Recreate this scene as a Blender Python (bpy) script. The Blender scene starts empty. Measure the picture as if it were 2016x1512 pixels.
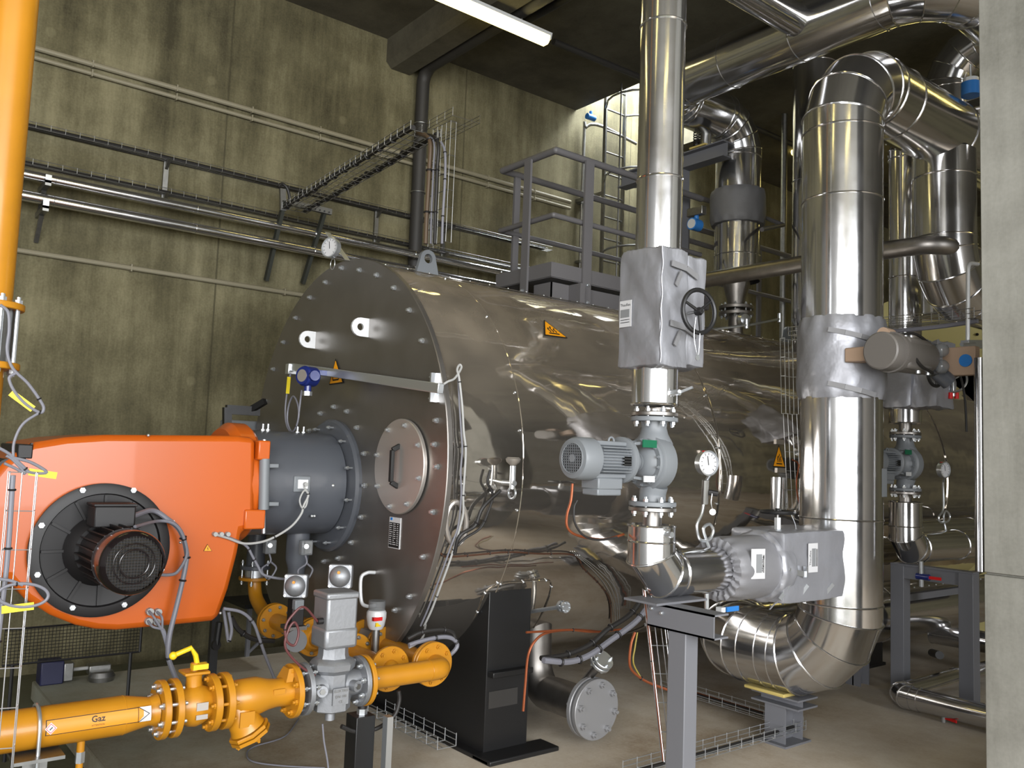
import bpy, math, random
from mathutils import Vector, Matrix
random.seed(7)
S = bpy.context.scene
COL = S.collection
PI = math.pi
V = Vector
# ---------------------------------------------------------------- camera
YAW, PIT, ROL, FPX, CAMZ = 0.90212816, 0.08659507, 0.03748427, 1697.12, 1.6
_f = V((-math.sin(YAW)*math.cos(PIT), math.cos(YAW)*math.cos(PIT), math.sin(PIT)))
_r0 = V((math.cos(YAW), math.sin(YAW), 0)); _u0 = _r0.cross(_f)
_r = math.cos(ROL)*_r0 + math.sin(ROL)*_u0
_u = -math.sin(ROL)*_r0 + math.cos(ROL)*_u0
CP = V((0, 0, CAMZ))
cam_d = bpy.data.cameras.new('camera'); cam = bpy.data.objects.new('camera', cam_d); COL.objects.link(cam)
cam.matrix_world = Matrix(((_r.x, _u.x, -_f.x, 0), (_r.y, _u.y, -_f.y, 0), (_r.z, _u.z, -_f.z, CAMZ), (0, 0, 0, 1)))
cam_d.sensor_width = 36; cam_d.lens = FPX/2016*36; cam_d.clip_start = 0.05; cam_d.clip_end = 200
S.camera = cam
# ---------------------------------------------------------------- view, world, lights
S.view_settings.view_transform = 'Standard'; S.view_settings.look = 'None'
S.view_settings.gamma = 1; S.view_settings.use_curve_mapping = False
S.view_settings.exposure = -0.15
S.cycles.use_denoising = True
S.cycles.max_bounces = 8; S.cycles.glossy_bounces = 6; S.cycles.diffuse_bounces = 4
S.cycles.sample_clamp_indirect = 6
S.cycles.caustics_reflective = False; S.cycles.caustics_refractive = False
wd = bpy.data.worlds.new('daylight'); S.world = wd; wd.use_nodes = True
_bg = wd.node_tree.nodes['Background']; _bg.inputs[0].default_value = (0.86, 0.93, 1, 1); _bg.inputs[1].default_value = 2.0

def area(name, loc, target, sx, sy, power, col):
    d = bpy.data.lights.new(name, 'AREA'); d.shape = 'RECTANGLE'; d.size = sx; d.size_y = sy
    d.energy = power; d.color = col
    o = bpy.data.objects.new(name, d); COL.objects.link(o); o.location = loc
    o.rotation_euler = (V(target)-V(loc)).to_track_quat('-Z', 'Y').to_euler(); return o
area('doorway_daylight', (3.4, -4.96, 2.6), (3.4, 0, 2.6), 4.6, 5.0, 870, (1.0, 0.985, 0.97))
area('side_window_daylight', (5.96, -.1, 2.8), (0, -.1, 2.8), 8.2, 4.4, 1450, (0.98, 0.99, 1.0))
area('skylight_daylight', (-6.8, 7.4, 7.2), (-6.9, 7.2, 0), .9, 1.5, 560, (0.93, 0.97, 1.0))

def at(px, py, x=None, y=None, z=None):
    v = (px-1008)/FPX*_r - (py-756)/FPX*_u + _f
    if x is not None: t = x/v.x
    elif y is not None: t = y/v.y
    else: t = (z-CAMZ)/v.z
    return CP + t*v
def pp(pts, **k): return [at(a, b, **k) for a, b in pts]

# ---------------------------------------------------------------- materials
def c3(r, g, b):
    f = lambda v: ((v/255+0.055)/1.055)**2.4 if v > 10 else v/255/12.92
    return (f(r), f(g), f(b), 1)
def mat(name, col, rough=0.5, metal=0.0, var=0.0, vscale=6, bump=0.0, bscale=30, stretch=(1, 1, 1), emit=None, spec=0.5, coat=0, rvar=0.0, alpha=None):
    m = bpy.data.materials.new(name); m.use_nodes = True; nt = m.node_tree; b = nt.nodes['Principled BSDF']
    b.inputs['Base Color'].default_value = col; b.inputs['Roughness'].default_value = rough
    b.inputs['Metallic'].default_value = metal; b.inputs['Specular IOR Level'].default_value = spec
    b.inputs['Coat Weight'].default_value = coat
    if emit: b.inputs['Emission Color'].default_value = emit[0]; b.inputs['Emission Strength'].default_value = emit[1]
    if alpha is not None: b.inputs['Alpha'].default_value = alpha
    if var or bump or rvar:
        tc = nt.nodes.new('ShaderNodeTexCoord'); mp = nt.nodes.new('ShaderNodeMapping'); mp.inputs['Scale'].default_value = stretch
        nt.links.new(tc.outputs['Object'], mp.inputs[0])
    if var or rvar:
        n = nt.nodes.new('ShaderNodeTexNoise'); n.inputs['Scale'].default_value = vscale; n.inputs['Detail'].default_value = 6
        nt.links.new(mp.outputs[0], n.inputs[0])
    if var:
        r = nt.nodes.new('ShaderNodeValToRGB'); r.color_ramp.elements[0].position = 0.3; r.color_ramp.elements[1].position = 0.7
        r.color_ramp.elements[0].color = tuple(max(0, v*(1-var)) for v in col[:3])+(1,)
        r.color_ramp.elements[1].color = tuple(min(1, v*(1+var)) for v in col[:3])+(1,)
        nt.links.new(n.outputs[0], r.inputs[0]); nt.links.new(r.outputs[0], b.inputs['Base Color'])
    if rvar:
        q = nt.nodes.new('ShaderNodeMapRange'); q.inputs[1].default_value = 0.3; q.inputs[2].default_value = 0.7
        q.inputs[3].default_value = max(0.02, rough-rvar); q.inputs[4].default_value = rough+rvar
        nt.links.new(n.outputs[0], q.inputs[0]); nt.links.new(q.outputs[0], b.inputs['Roughness'])
    if bump:
        n2 = nt.nodes.new('ShaderNodeTexNoise'); n2.inputs['Scale'].default_value = bscale; n2.inputs['Detail'].default_value = 3
        nt.links.new(mp.outputs[0], n2.inputs[0])
        bp = nt.nodes.new('ShaderNodeBump'); bp.inputs['Strength'].default_value = bump; bp.inputs['Distance'].default_value = 0.02
        nt.links.new(n2.outputs[0], bp.inputs['Height']); nt.links.new(bp.outputs[0], b.inputs['Normal'])
    return m

def concrete(name, dark, mid, light, streak=True, joints=None, holes=False, scale=1.0, bump=0.25):
    m = bpy.data.materials.new(name); m.use_nodes = True; nt = m.node_tree; L = nt.links.new; N = nt.nodes.new
    b = nt.nodes['Principled BSDF']; b.inputs['Roughness'].default_value = 0.85; b.inputs['Specular IOR Level'].default_value = 0.25
    g = N('ShaderNodeNewGeometry'); mp = N('ShaderNodeMapping'); L(g.outputs['Position'], mp.inputs[0]); mp.inputs['Scale'].default_value = (scale,)*3
    n1 = N('ShaderNodeTexNoise'); n1.inputs['Scale'].default_value = 0.9; n1.inputs['Detail'].default_value = 9; n1.inputs['Roughness'].default_value = 0.65
    L(mp.outputs[0], n1.inputs[0])
    mp2 = N('ShaderNodeMapping'); L(g.outputs['Position'], mp2.inputs[0]); mp2.inputs['Scale'].default_value = (3.2, 3.2, 0.35) if streak else (2, 2, 2)
    n2 = N('ShaderNodeTexNoise'); n2.inputs['Scale'].default_value = 1.3; n2.inputs['Detail'].default_value = 7; n2.inputs['Roughness'].default_value = 0.7; L(mp2.outputs[0], n2.inputs[0])
    n3 = N('ShaderNodeTexNoise'); n3.inputs['Scale'].default_value = 60; n3.inputs['Detail'].default_value = 4; L(g.outputs['Position'], n3.inputs[0])
    a = N('ShaderNodeMath'); a.operation = 'MULTIPLY'; a.inputs[1].default_value = 0.55; L(n1.outputs[0], a.inputs[0])
    a2 = N('ShaderNodeMath'); a2.operation = 'MULTIPLY_ADD'; a2.inputs[1].default_value = 0.38; L(n2.outputs[0], a2.inputs[0]); L(a.outputs[0], a2.inputs[2])
    a3 = N('ShaderNodeMath'); a3.operation = 'MULTIPLY_ADD'; a3.inputs[1].default_value = 0.10; L(n3.outputs[0], a3.inputs[0]); L(a2.outputs[0], a3.inputs[2])
    r = N('ShaderNodeValToRGB'); e = r.color_ramp.elements; e[0].position = 0.40; e[0].color = dark; e[1].position = 0.62; e[1].color = light
    k = e.new(0.50); k.color = mid
    L(a3.outputs[0], r.inputs[0]); out = r.outputs[0]
    hsrc = a3.outputs[0]
    if joints:
        sep = N('ShaderNodeSeparateXYZ'); L(g.outputs['Position'], sep.inputs[0])
        w = N('ShaderNodeMath'); w.operation = 'PINGPONG'; w.inputs[1].default_value = joints/2; L(sep.outputs['Y'], w.inputs[0])
        lt = N('ShaderNodeMath'); lt.operation = 'LESS_THAN'; lt.inputs[1].default_value = 0.008; L(w.outputs[0], lt.inputs[0])
        mx = N('ShaderNodeMix'); mx.data_type = 'RGBA'; mx.inputs[7].default_value = tuple(v*0.6 for v in dark[:3])+(1,)
        sc = N('ShaderNodeMath'); sc.operation = 'MULTIPLY'; L(lt.outputs[0], sc.inputs[0]); L(n1.outputs[0], sc.inputs[1])
        L(sc.outputs[0], mx.inputs[0]); L(out, mx.inputs[6]); out = mx.outputs[2]
    if holes:      # filled tie holes of the formwork: paler round patches on a regular grid
        s2 = N('ShaderNodeSeparateXYZ'); L(g.outputs['Position'], s2.inputs[0])
        def cell(o, p, sh):
            q = N('ShaderNodeMath'); q.operation = 'ADD'; q.inputs[1].default_value = sh; L(o, q.inputs[0])
            w = N('ShaderNodeMath'); w.operation = 'PINGPONG'; w.inputs[1].default_value = p/2; L(q.outputs[0], w.inputs[0])
            z = N('ShaderNodeMath'); z.operation = 'POWER'; z.inputs[1].default_value = 2; L(w.outputs[0], z.inputs[0]); return z
        ad = N('ShaderNodeMath'); ad.operation = 'ADD'; L(cell(s2.outputs['Y'], 1.25, 0.15).outputs[0], ad.inputs[0]); L(cell(s2.outputs['Z'], 1.3, 0.45).outputs[0], ad.inputs[1])
        lt = N('ShaderNodeMapRange'); lt.inputs[1].default_value = 0.0008; lt.inputs[2].default_value = 0.0020; lt.inputs[3].default_value = 0.28; lt.inputs[4].default_value = 0
        L(ad.outputs[0], lt.inputs[0])
        mx = N('ShaderNodeMix'); mx.data_type = 'RGBA'; mx.inputs[7].default_value = tuple(v*1.1 for v in light[:3])+(1,)
        L(lt.outputs[0], mx.inputs[0]); L(out, mx.inputs[6]); out = mx.outputs[2]
    L(out, b.inputs['Base Color'])
    bp = N('ShaderNodeBump'); bp.inputs['Strength'].default_value = bump; bp.inputs['Distance'].default_value = 0.02; L(hsrc, bp.inputs['Height']); L(bp.outputs[0], b.inputs['Normal'])
    return m

light_m = concrete('pale_wall', c3(186, 186, 186), c3(200, 200, 200), c3(210, 210, 210))
wall_m = concrete('wall_concrete', c3(60, 56, 40), c3(91, 86, 64), c3(124, 118, 92), joints=2.5, holes=True)
ceil_m = concrete('ceiling_concrete', c3(70, 66, 56), c3(84, 80, 68), c3(98, 94, 80), streak=False)
floor_m = concrete('floor_concrete', c3(120, 112, 98), c3(146, 138, 122), c3(168, 160, 144), streak=False, scale=0.6, bump=0.06)
pad_m = concrete('pad_concrete', c3(166, 146, 122), c3(194, 180, 160), c3(212, 202, 186), streak=False, scale=0.6, bump=0.06)
def tint_shade_zone(m, col, y0, y1):      # left end: grey-green paint, with the weaker light there darkened into the colour
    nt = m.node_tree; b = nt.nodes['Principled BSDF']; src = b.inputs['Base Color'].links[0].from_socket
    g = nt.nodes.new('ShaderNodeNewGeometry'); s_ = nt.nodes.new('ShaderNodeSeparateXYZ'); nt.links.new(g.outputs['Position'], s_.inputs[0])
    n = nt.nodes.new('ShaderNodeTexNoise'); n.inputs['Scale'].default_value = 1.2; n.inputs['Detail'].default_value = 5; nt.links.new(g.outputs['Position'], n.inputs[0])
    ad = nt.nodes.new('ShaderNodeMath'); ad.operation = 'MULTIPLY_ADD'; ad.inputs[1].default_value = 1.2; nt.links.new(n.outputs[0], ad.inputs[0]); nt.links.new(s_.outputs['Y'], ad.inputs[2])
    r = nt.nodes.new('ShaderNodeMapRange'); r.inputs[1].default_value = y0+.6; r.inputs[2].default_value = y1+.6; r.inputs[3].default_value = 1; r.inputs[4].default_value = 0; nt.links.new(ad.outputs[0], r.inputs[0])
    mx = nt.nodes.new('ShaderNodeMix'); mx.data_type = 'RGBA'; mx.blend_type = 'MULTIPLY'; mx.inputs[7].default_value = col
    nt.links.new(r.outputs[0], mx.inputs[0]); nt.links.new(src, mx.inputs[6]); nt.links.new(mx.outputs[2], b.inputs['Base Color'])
tint_shade_zone(pad_m, (.38, .43, .42, 1), 1.4, 3.0); tint_shade_zone(floor_m, (.30, .33, .26, 1), 2.0, 6)  # pad and lower floor: shade towards the burner end is part of the colour
pill_m = concrete('pillar_concrete', c3(106, 105, 98), c3(124, 123, 116), c3(140, 139, 132), scale=1.6)
steel = mat('polished_cladding', c3(214, 214, 216), 0.15, .97, bump=0.05, bscale=2.2, rvar=0.04)
steel_b = mat('boiler_cladding', c3(196, 190, 182), 0.05, .94, bump=0.30, bscale=1.7, rvar=0.02, stretch=(1, 1, 1))
steel_d = mat('dull_galvanised', c3(150, 150, 148), 0.4, 1, var=0.12, vscale=25)
steel_r = mat('bare_steel', c3(150, 146, 142), 0.42, 1, var=0.15, vscale=12)
def dust(m, col):      # dust settled on the upward side of the shell
    nt = m.node_tree; b = nt.nodes['Principled BSDF']; L = nt.links.new; N = nt.nodes.new
    g = N('ShaderNodeNewGeometry'); s_ = N('ShaderNodeSeparateXYZ'); L(g.outputs['Normal'], s_.inputs[0])
    n = N('ShaderNodeTexNoise'); n.inputs['Scale'].default_value = 3; n.inputs['Detail'].default_value = 8; L(g.outputs['Position'], n.inputs[0])
    r = N('ShaderNodeMapRange'); r.inputs[1].default_value = .15; r.inputs[2].default_value = .95; L(s_.outputs['Z'], r.inputs[0])
    k = N('ShaderNodeMath'); k.operation = 'MULTIPLY'; L(r.outputs[0], k.inputs[0]); L(n.outputs[0], k.inputs[1])
    d = N('ShaderNodeBsdfDiffuse'); d.inputs[0].default_value = col; mx = N('ShaderNodeMixShader')
    L(k.outputs[0], mx.inputs[0]); L(b.outputs[0], mx.inputs[1]); L(d.outputs[0], mx.inputs[2]); L(mx.outputs[0], nt.nodes['Material Output'].inputs[0])
dust(steel_b, c3(150, 138, 120))
plate_m = mat('brushed_plate', c3(140, 136, 132), 0.36, .85, var=0.08, vscale=5, rvar=0.04)
zinc = mat('zinc', c3(206, 210, 214), 0.3, .85)
cover_m = mat('brushed_cover', c3(190, 184, 178), 0.42, .75)
white_st = mat('pale_painted_steel', c3(214, 216, 218), 0.35, 0.3)
orange = mat('orange_paint', c3(188, 87, 20), 0.3, coat=0.12)
yellow = mat('gas_yellow_paint', c3(178, 120, 24), 0.36, coat=0.12, var=0.06, vscale=8)
yel2 = mat('handle_yellow', c3(220, 186, 30), 0.4)
blk = mat('black_paint', c3(22, 22, 23), 0.42)
blkpl = mat('black_plastic', c3(26, 24, 25), 0.5)
blkgl = mat('black_gloss', c3(24, 18, 20), 0.18, coat=0.5)
rub = mat('black_cable', c3(30, 28, 27), 0.55)
grey = mat('machine_grey', c3(114, 118, 122), 0.45)
tubegrey = mat('burner_grey', c3(76, 79, 85), 0.38, coat=0.2)
framegrey = mat('frame_grey', c3(106, 107, 112), 0.5)
railgrey = mat('railing_grey', c3(96, 94, 95), 0.5)
cab = mat('grey_cable', c3(112, 112, 120), 0.5)
cabw = mat('pale_cable', c3(158, 158, 156), 0.5)
copper = mat('copper_cable', c3(146, 78, 46), 0.4, 0.5)
jack = mat('silver_jacket', c3(150, 151, 157), 0.45, 0.5, bump=0.42, bscale=9, rvar=0.1, vscale=9)
jackd = mat('dull_grey_jacket', c3(120, 120, 122), 0.6, 0.2, bump=0.5, bscale=6)
alu = mat('cast_aluminium', c3(150, 152, 156), 0.5, 0.7, bump=0.05, bscale=60)
white = mat('white_print', c3(190, 190, 192), 0.5)
ink = mat('black_print', c3(20, 20, 20), 0.6)
sign_y = mat('sign_yellow', c3(240, 160, 20), 0.45)
blue = mat('blue_enamel', c3(22, 36, 100), 0.3, coat=0.4)
blue2 = mat('light_blue_plastic', c3(40, 110, 180), 0.4)
navy = mat('navy_plastic', c3(30, 32, 62), 0.5)
red = mat('red_plastic', c3(200, 24, 24), 0.4)
green = mat('green_plate', c3(14, 92, 64), 0.45)
tagy = mat('yellow_tag', c3(214, 192, 30), 0.5)
wool = mat('mineral_wool', c3(190, 170, 100), 0.9)
beige = mat('beige_cast', c3(160, 136, 116), 0.5)
drk = mat('dark_pipe', c3(44, 42, 40), 0.6)
clearp = mat('clear_plastic', c3(120, 122, 124), 0.15, alpha=0.55)
pale_wall = mat('yellow_lit_panel', c3(214, 202, 140), 0.6)  # yellow lamplight falling on the panel is mixed into this base colour
lamp_m = mat('lamp_diffuser', (1, 1, 1, 1), 0.5, emit=((1.0, 0.80, 0.24, 1), 8))

# ---------------------------------------------------------------- mesh helpers
def frame(a):
    a = V(a).normalized(); h = V((0, 0, 1)) if abs(a.z) < 0.95 else V((0, 1, 0))
    u = a.cross(h).normalized(); return a, u, u.cross(a).normalized()
class MB:
    def __init__(s): s.v = []; s.f = []
    def add(s, vs, fs):
        n = len(s.v); s.v += [V(q) for q in vs]; s.f += [tuple(i+n for i in f) for f in fs]; return s
    def box(s, lo, hi):
        x0, y0, z0 = lo; x1, y1, z1 = hi
        vs = [(x, y, z) for x in (x0, x1) for y in (y0, y1) for z in (z0, z1)]
        return s.add(vs, [(0, 1, 3, 2), (4, 6, 7, 5), (0, 4, 5, 1), (2, 3, 7, 6), (0, 2, 6, 4), (1, 5, 7, 3)])
    def cbox(s, c, d): return s.box([c[i]-d[i]/2 for i in range(3)], [c[i]+d[i]/2 for i in range(3)])
    def beam(s, p0, p1, w, h, up=(0, 0, 1)):
        p0 = V(p0); p1 = V(p1); a = (p1-p0).normalized(); u = V(up)
        if abs(a.dot(u.normalized())) > 0.98: u = V((0, 1, 0))
        sx = a.cross(u).normalized()*w/2; sz = sx.cross(a).normalized()*h/2
        vs = [p+i*sx+j*sz for p in (p0, p1) for i, j in ((-1, -1), (1, -1), (1, 1), (-1, 1))]
        return s.add(vs, [(3, 2, 1, 0), (4, 5, 6, 7), (0, 1, 5, 4), (1, 2, 6, 5), (2, 3, 7, 6), (3, 0, 4, 7)])
    def ring(s, c, u, v, r, n, ph=0): return [V(c)+r*(math.cos(ph+2*PI*i/n)*u+math.sin(ph+2*PI*i/n)*v) for i in range(n)]
    def lathe(s, c, ax, prof, n=24, ph=0, caps=True):
        a, u, v = frame(ax); c = V(c); rings = [s.ring(c+a*h, u, v, max(r, 1e-4), n, ph) for r, h in prof]
        vs = [q for g in rings for q in g]; fs = []
        for k in range(len(prof)-1):
            for i in range(n):
                j = (i+1) % n; fs.append((k*n+i, k*n+j, (k+1)*n+j, (k+1)*n+i))
        if caps: fs.append(tuple(reversed(range(n)))); fs.append(tuple((len(prof)-1)*n+i for i in range(n)))
        return s.add(vs, fs)
    def cyl(s, p0, p1, r, r1=None, n=16, ph=0):
        p0 = V(p0); p1 = V(p1); return s.lathe(p0, p1-p0, [(r, 0), (r if r1 is None else r1, (p1-p0).length)], n, ph)
    def tube(s, pts, r, n=8, closed=False, caps=True):
        pts = [V(p) for p in pts]; m = len(pts); tan = []
        for i in range(m):
            if closed: t = pts[(i+1) % m]-pts[i-1]
            else: t = pts[min(i+1, m-1)]-pts[max(i-1, 0)]
            tan.append(t.normalized() if t.length > 1e-9 else V((0, 0, 1)))
        _, u, v = frame(tan[0]); vs = []
        for i in range(m):
            u = (u-tan[i]*u.dot(tan[i])).normalized(); v = tan[i].cross(u)
            vs += [pts[i]+r*(math.cos(2*PI*k/n)*u+math.sin(2*PI*k/n)*v) for k in range(n)]
        fs = []
        for i in range(m if closed else m-1):
            for k in range(n):
                l = (k+1) % n; j = (i+1) % m; fs.append((i*n+k, i*n+l, j*n+l, j*n+k))
        if not closed and caps: fs += [tuple(reversed(range(n))), tuple((m-1)*n+k for k in range(n))]
        return s.add(vs, fs)
    def torus(s, c, ax, R, r, n=28, m=8):
        a, u, v = frame(ax); return s.tube(s.ring(c, u, v, R, n), r, m, True)
    def prism(s, poly, vec):
        n = len(poly); vec = V(vec); poly = [V(p) for p in poly]
        return s.add(poly+[p+vec for p in poly], [tuple(reversed(range(n))), tuple(range(n, 2*n))]+[(i, (i+1) % n, n+(i+1) % n, n+i) for i in range(n)])
    def sphere(s, c, r, n=14, sq=1.0, ax=(0, 0, 1)):
        return s.lathe(c, ax, [(r*math.sin(PI*k/8), -r*sq*math.cos(PI*k/8)) for k in range(9)], n)
    def quad(s, pts): return s.add(pts, [tuple(range(len(pts)))])
    def mesh(s, name, m, ang=35, off=None):
        import bmesh
        me = bpy.data.meshes.new(name); o = off or V((0, 0, 0))
        me.from_pydata([tuple(q-o) for q in s.v], [], s.f); me.validate()
        bm = bmesh.new(); bm.from_mesh(me); bmesh.ops.recalc_face_normals(bm, faces=bm.faces); bm.to_mesh(me); bm.free()
        me.materials.append(m); me.polygons.foreach_set('use_smooth', [True]*len(me.polygons))
        me.set_sharp_from_angle(angle=math.radians(ang)); return me
    def part(s, par, name, m, label=None, bevel=0, kind=None, ang=35, depth=None):
        me = s.mesh(name, m, ang); o = bpy.data.objects.new(name, me); COL.objects.link(o); o.parent = par
        o.matrix_parent_inverse = inv(par)
        if label: o['label'] = label
        if kind: o['kind'] = kind
        if bevel: bev(o, bevel)
        return o
    def top(s, name, m, label, cat, group=None, kind=None, bevel=0, ang=35):
        xs = [q.x for q in s.v]; ys = [q.y for q in s.v]; zs = [q.z for q in s.v]
        c = V(((min(xs)+max(xs))/2, (min(ys)+max(ys))/2, min(zs)))
        o = bpy.data.objects.new(name, s.mesh(name, m, ang, c)); COL.objects.link(o); o.location = c; o['W'] = list(c)
        if kind == 'structure': o['kind'] = kind
        else:
            o['label'] = label; o['category'] = cat
            if group: o['group'] = group
            if kind: o['kind'] = kind
        if label: o['label'] = label
        if bevel: bev(o, bevel)
        return o
def bev(o, w, seg=2):
    b = o.modifiers.new('bevel', 'BEVEL'); b.width = w; b.segments = seg; b.limit_method = 'ANGLE'; b.angle_limit = math.radians(40); b.harden_normals = False
def inv(par):
    if par is None: return Matrix.Identity(4)
    w = par.get('W'); return Matrix.Translation(-V(w)) if w else Matrix.Identity(4)
def thing(name, label, cat, loc, group=None):
    o = bpy.data.objects.new(name, None); COL.objects.link(o); o.location = loc; o.empty_display_size = 0.05
    o['W'] = list(loc); o['label'] = label; o['category'] = cat
    if group: o['group'] = group
    return o
def shared(par, name, me, M, label=None):
    o = bpy.data.objects.new(name, me); COL.objects.link(o); o.parent = par
    o.matrix_parent_inverse = inv(par); o.matrix_basis = M
    if label: o['label'] = label
    return o
def clean():
    for o in COL.objects:
        if 'W' in o: del o['W']
def mbasis(c, ax):
    a, u, v = frame(ax); return Matrix(((u.x, v.x, a.x, c[0]), (u.y, v.y, a.y, c[1]), (u.z, v.z, a.z, c[2]), (0, 0, 0, 1))) @ Matrix.Diagonal((1, 1, 1, 1))
_b = {}
def bolt_mesh(r, L, m, double):
    k = (round(r, 4), round(L, 4), m.name, double)
    if k not in _b:
        q = MB(); h = L/2
        if double:
            q.cyl((0, 0, -h-r*1.8), (0, 0, h+r*1.8), r*0.55, n=8)
            q.cyl((0, 0, h-0.001), (0, 0, h+r*1.0), r, n=6); q.cyl((0, 0, -h-r*1.0), (0, 0, -h+0.001), r, n=6)
        else:
            q.cyl((0, 0, -0.004), (0, 0, r*0.9), r, n=6); q.cyl((0, 0, r*0.8), (0, 0, r*1.7), r*0.55, n=8)
        _b[k] = q.mesh('bolt', m, 30)
    return _b[k]
def bolts(par, c, ax, R, n, r, L=0, m=None, double=False, ph=0.2, name='bolt'):
    me = bolt_mesh(r, L, m or zinc, double); a, u, v = frame(ax)
    for i in range(n):
        t = ph+2*PI*i/n; shared(par, name, me, mbasis(V(c)+R*(math.cos(t)*u+math.sin(t)*v), ax))
def smooth(pts, k=6):
    pts = [V(p) for p in pts]
    if len(pts) < 3: return pts
    P = [2*pts[0]-pts[1]]+pts+[2*pts[-1]-pts[-2]]; out = []
    for i in range(1, len(P)-2):
        a, b, c, d = P[i-1:i+3]
        for j in range(k):
            t = j/k; out.append(0.5*((2*b)+(c-a)*t+(2*a-5*b+4*c-d)*t*t+(3*b-a-3*c+d)*t**3))
    out.append(pts[-1]); return out
def cable(label, pts, r, m, ties=(), tagat=None, cat='cable', name='cable', group=None, n=8, k=6):
    pts = smooth(pts, k); t = thing(name, label, cat, pts[0], group)
    MB().tube(pts, r, n).part(t, 'sheath', m)
    for q in ties:
        i = int(q*(len(pts)-2)); MB().torus(pts[i], pts[i+1]-pts[i], r*1.12, r*0.35+0.001, 14, 6).part(t, 'cable_tie', blkpl)
    if tagat is not None:
        i = int(tagat*(len(pts)-2)); j = min(i+4, len(pts)-1)
        a = (pts[j]-pts[i]).normalized(); MB().beam(pts[i], pts[i]+a*0.09, 0.003, 0.024).part(t, 'marker_tag', tagy, 'yellow marker tag')
    return t
def text_part(par, s_, size, m, mp, name='lettering', bold=False):
    cu = bpy.data.curves.new('t', 'FONT'); cu.body = s_; cu.size = size; cu.align_x = 'CENTER'; cu.align_y = 'CENTER'; cu.offset = size*0.02 if bold else 0
    cu.resolution_u = 2
    o = bpy.data.objects.new('t', cu); COL.objects.link(o)
    dg = bpy.context.evaluated_depsgraph_get(); me = bpy.data.meshes.new_from_object(o.evaluated_get(dg))
    COL.objects.unlink(o); bpy.data.objects.remove(o)
    q = MB(); q.add([mp(v.co.x, v.co.y) for v in me.vertices], [tuple(p.vertices) for p in me.polygons])
    return q.part(par, name, m)

# ---- clad pipe: straight sheet sections and mitred elbow gores with raised seam beads
def clad(label, corners, r, bend=None, rings=(), ngore=4, m=None, n=40, name='clad_pipe', cap0=False, cap1=False, bead=0.0055, group=None, cat='pipe', screws=None):
    m = m or steel; P = [V(p) for p in corners]; bend = bend or 1.5*r
    pts0 = [P[0]]
    def straight(j, A, B):
        fl = dict_r.get(j)
        if fl is None: k = int((B-A).length/0.95); fl = [q/(k+1) for q in range(1, k+1)]
        for f in fl:
            if .02 < f < .98: pts0.append(A.lerp(B, f))
    dict_r = dict(rings) if rings else {}
    prev = P[0]
    for i in range(1, len(P)-1):
        a = (P[i-1]-P[i]).normalized(); b = (P[i+1]-P[i]).normalized(); th = PI-a.angle(b)
        R = bend if not isinstance(bend, (list, tuple)) else bend[i-1]
        d = R*math.tan(th/2); t0 = P[i]+a*d; t1 = P[i]+b*d
        c = P[i]+(a+b).normalized()*math.sqrt(R*R+d*d); e0 = t0-c; axis = e0.cross(t1-c).normalized()
        straight(i-1, prev, t0); pts0.append(t0)
        for k in range(ngore):
            rr = R/math.cos(th/(2*ngore)); pts0.append(c+Matrix.Rotation(th*(k+0.5)/ngore, 3, axis) @ (e0.normalized()*rr))
        pts0.append(t1); prev = t1
    straight(len(P)-2, prev, P[-1]); pts0.append(P[-1])
    full = [(p, 0) for p in pts0]
    pts = [q[0] for q in full]; t = thing(name, label, cat, P[0], group)
    a, u, v = frame(pts[1]-pts[0]); loops = []
    for i, p in enumerate(pts):
        din = (pts[i]-pts[i-1]).normalized() if i else a
        dout = (pts[i+1]-pts[i]).normalized() if i < len(pts)-1 else din
        nrm = (din+dout).normalized(); u = (u-din*u.dot(din)).normalized(); v = din.cross(u); lp = []
        for k in range(n):
            off = r*(math.cos(2*PI*k/n)*u+math.sin(2*PI*k/n)*v); lp.append(p+off-din*(off.dot(nrm)/din.dot(nrm)))
        loops.append(lp)
        u = (u-dout*u.dot(dout)).normalized()
    for i in range(len(pts)-1):
        q = MB(); q.add(loops[i]+loops[i+1], [(k, (k+1) % n, n+(k+1) % n, n+k) for k in range(n)])
        if i == 0 and cap0: q.add(loops[0], [tuple(reversed(range(n)))])
        if i == len(pts)-2 and cap1: q.add(loops[-1], [tuple(range(n))])
        q.part(t, 'cladding_sheet', m)
        if i: MB().tube([V(z)+(V(z)-pts[i]).normalized()*0.001 for z in loops[i]], bead, 6, True).part(t, 'seam_bead', m)
    for i, cp in ((0, cap0), (len(pts)-1, cap1)):
        if cp: MB().tube(loops[i], bead, 6, True).part(t, 'seam_bead', m)
    if screws is not None:
        q = MB(); 
        for i in range(len(pts)-1):
            L = (pts[i+1]-pts[i]).length; kk = max(1, int(L/0.11)); j = int(screws*n)
            for z in range(kk):
                c = loops[i][j].lerp(loops[i+1][j], (z+0.5)/kk); o = (c-pts[i].lerp(pts[i+1], (z+0.5)/kk)).normalized()
                q.sphere(c, 0.006, 8)
        q.part(t, 'screw_row', zinc, kind='stuff')
    return t
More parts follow.
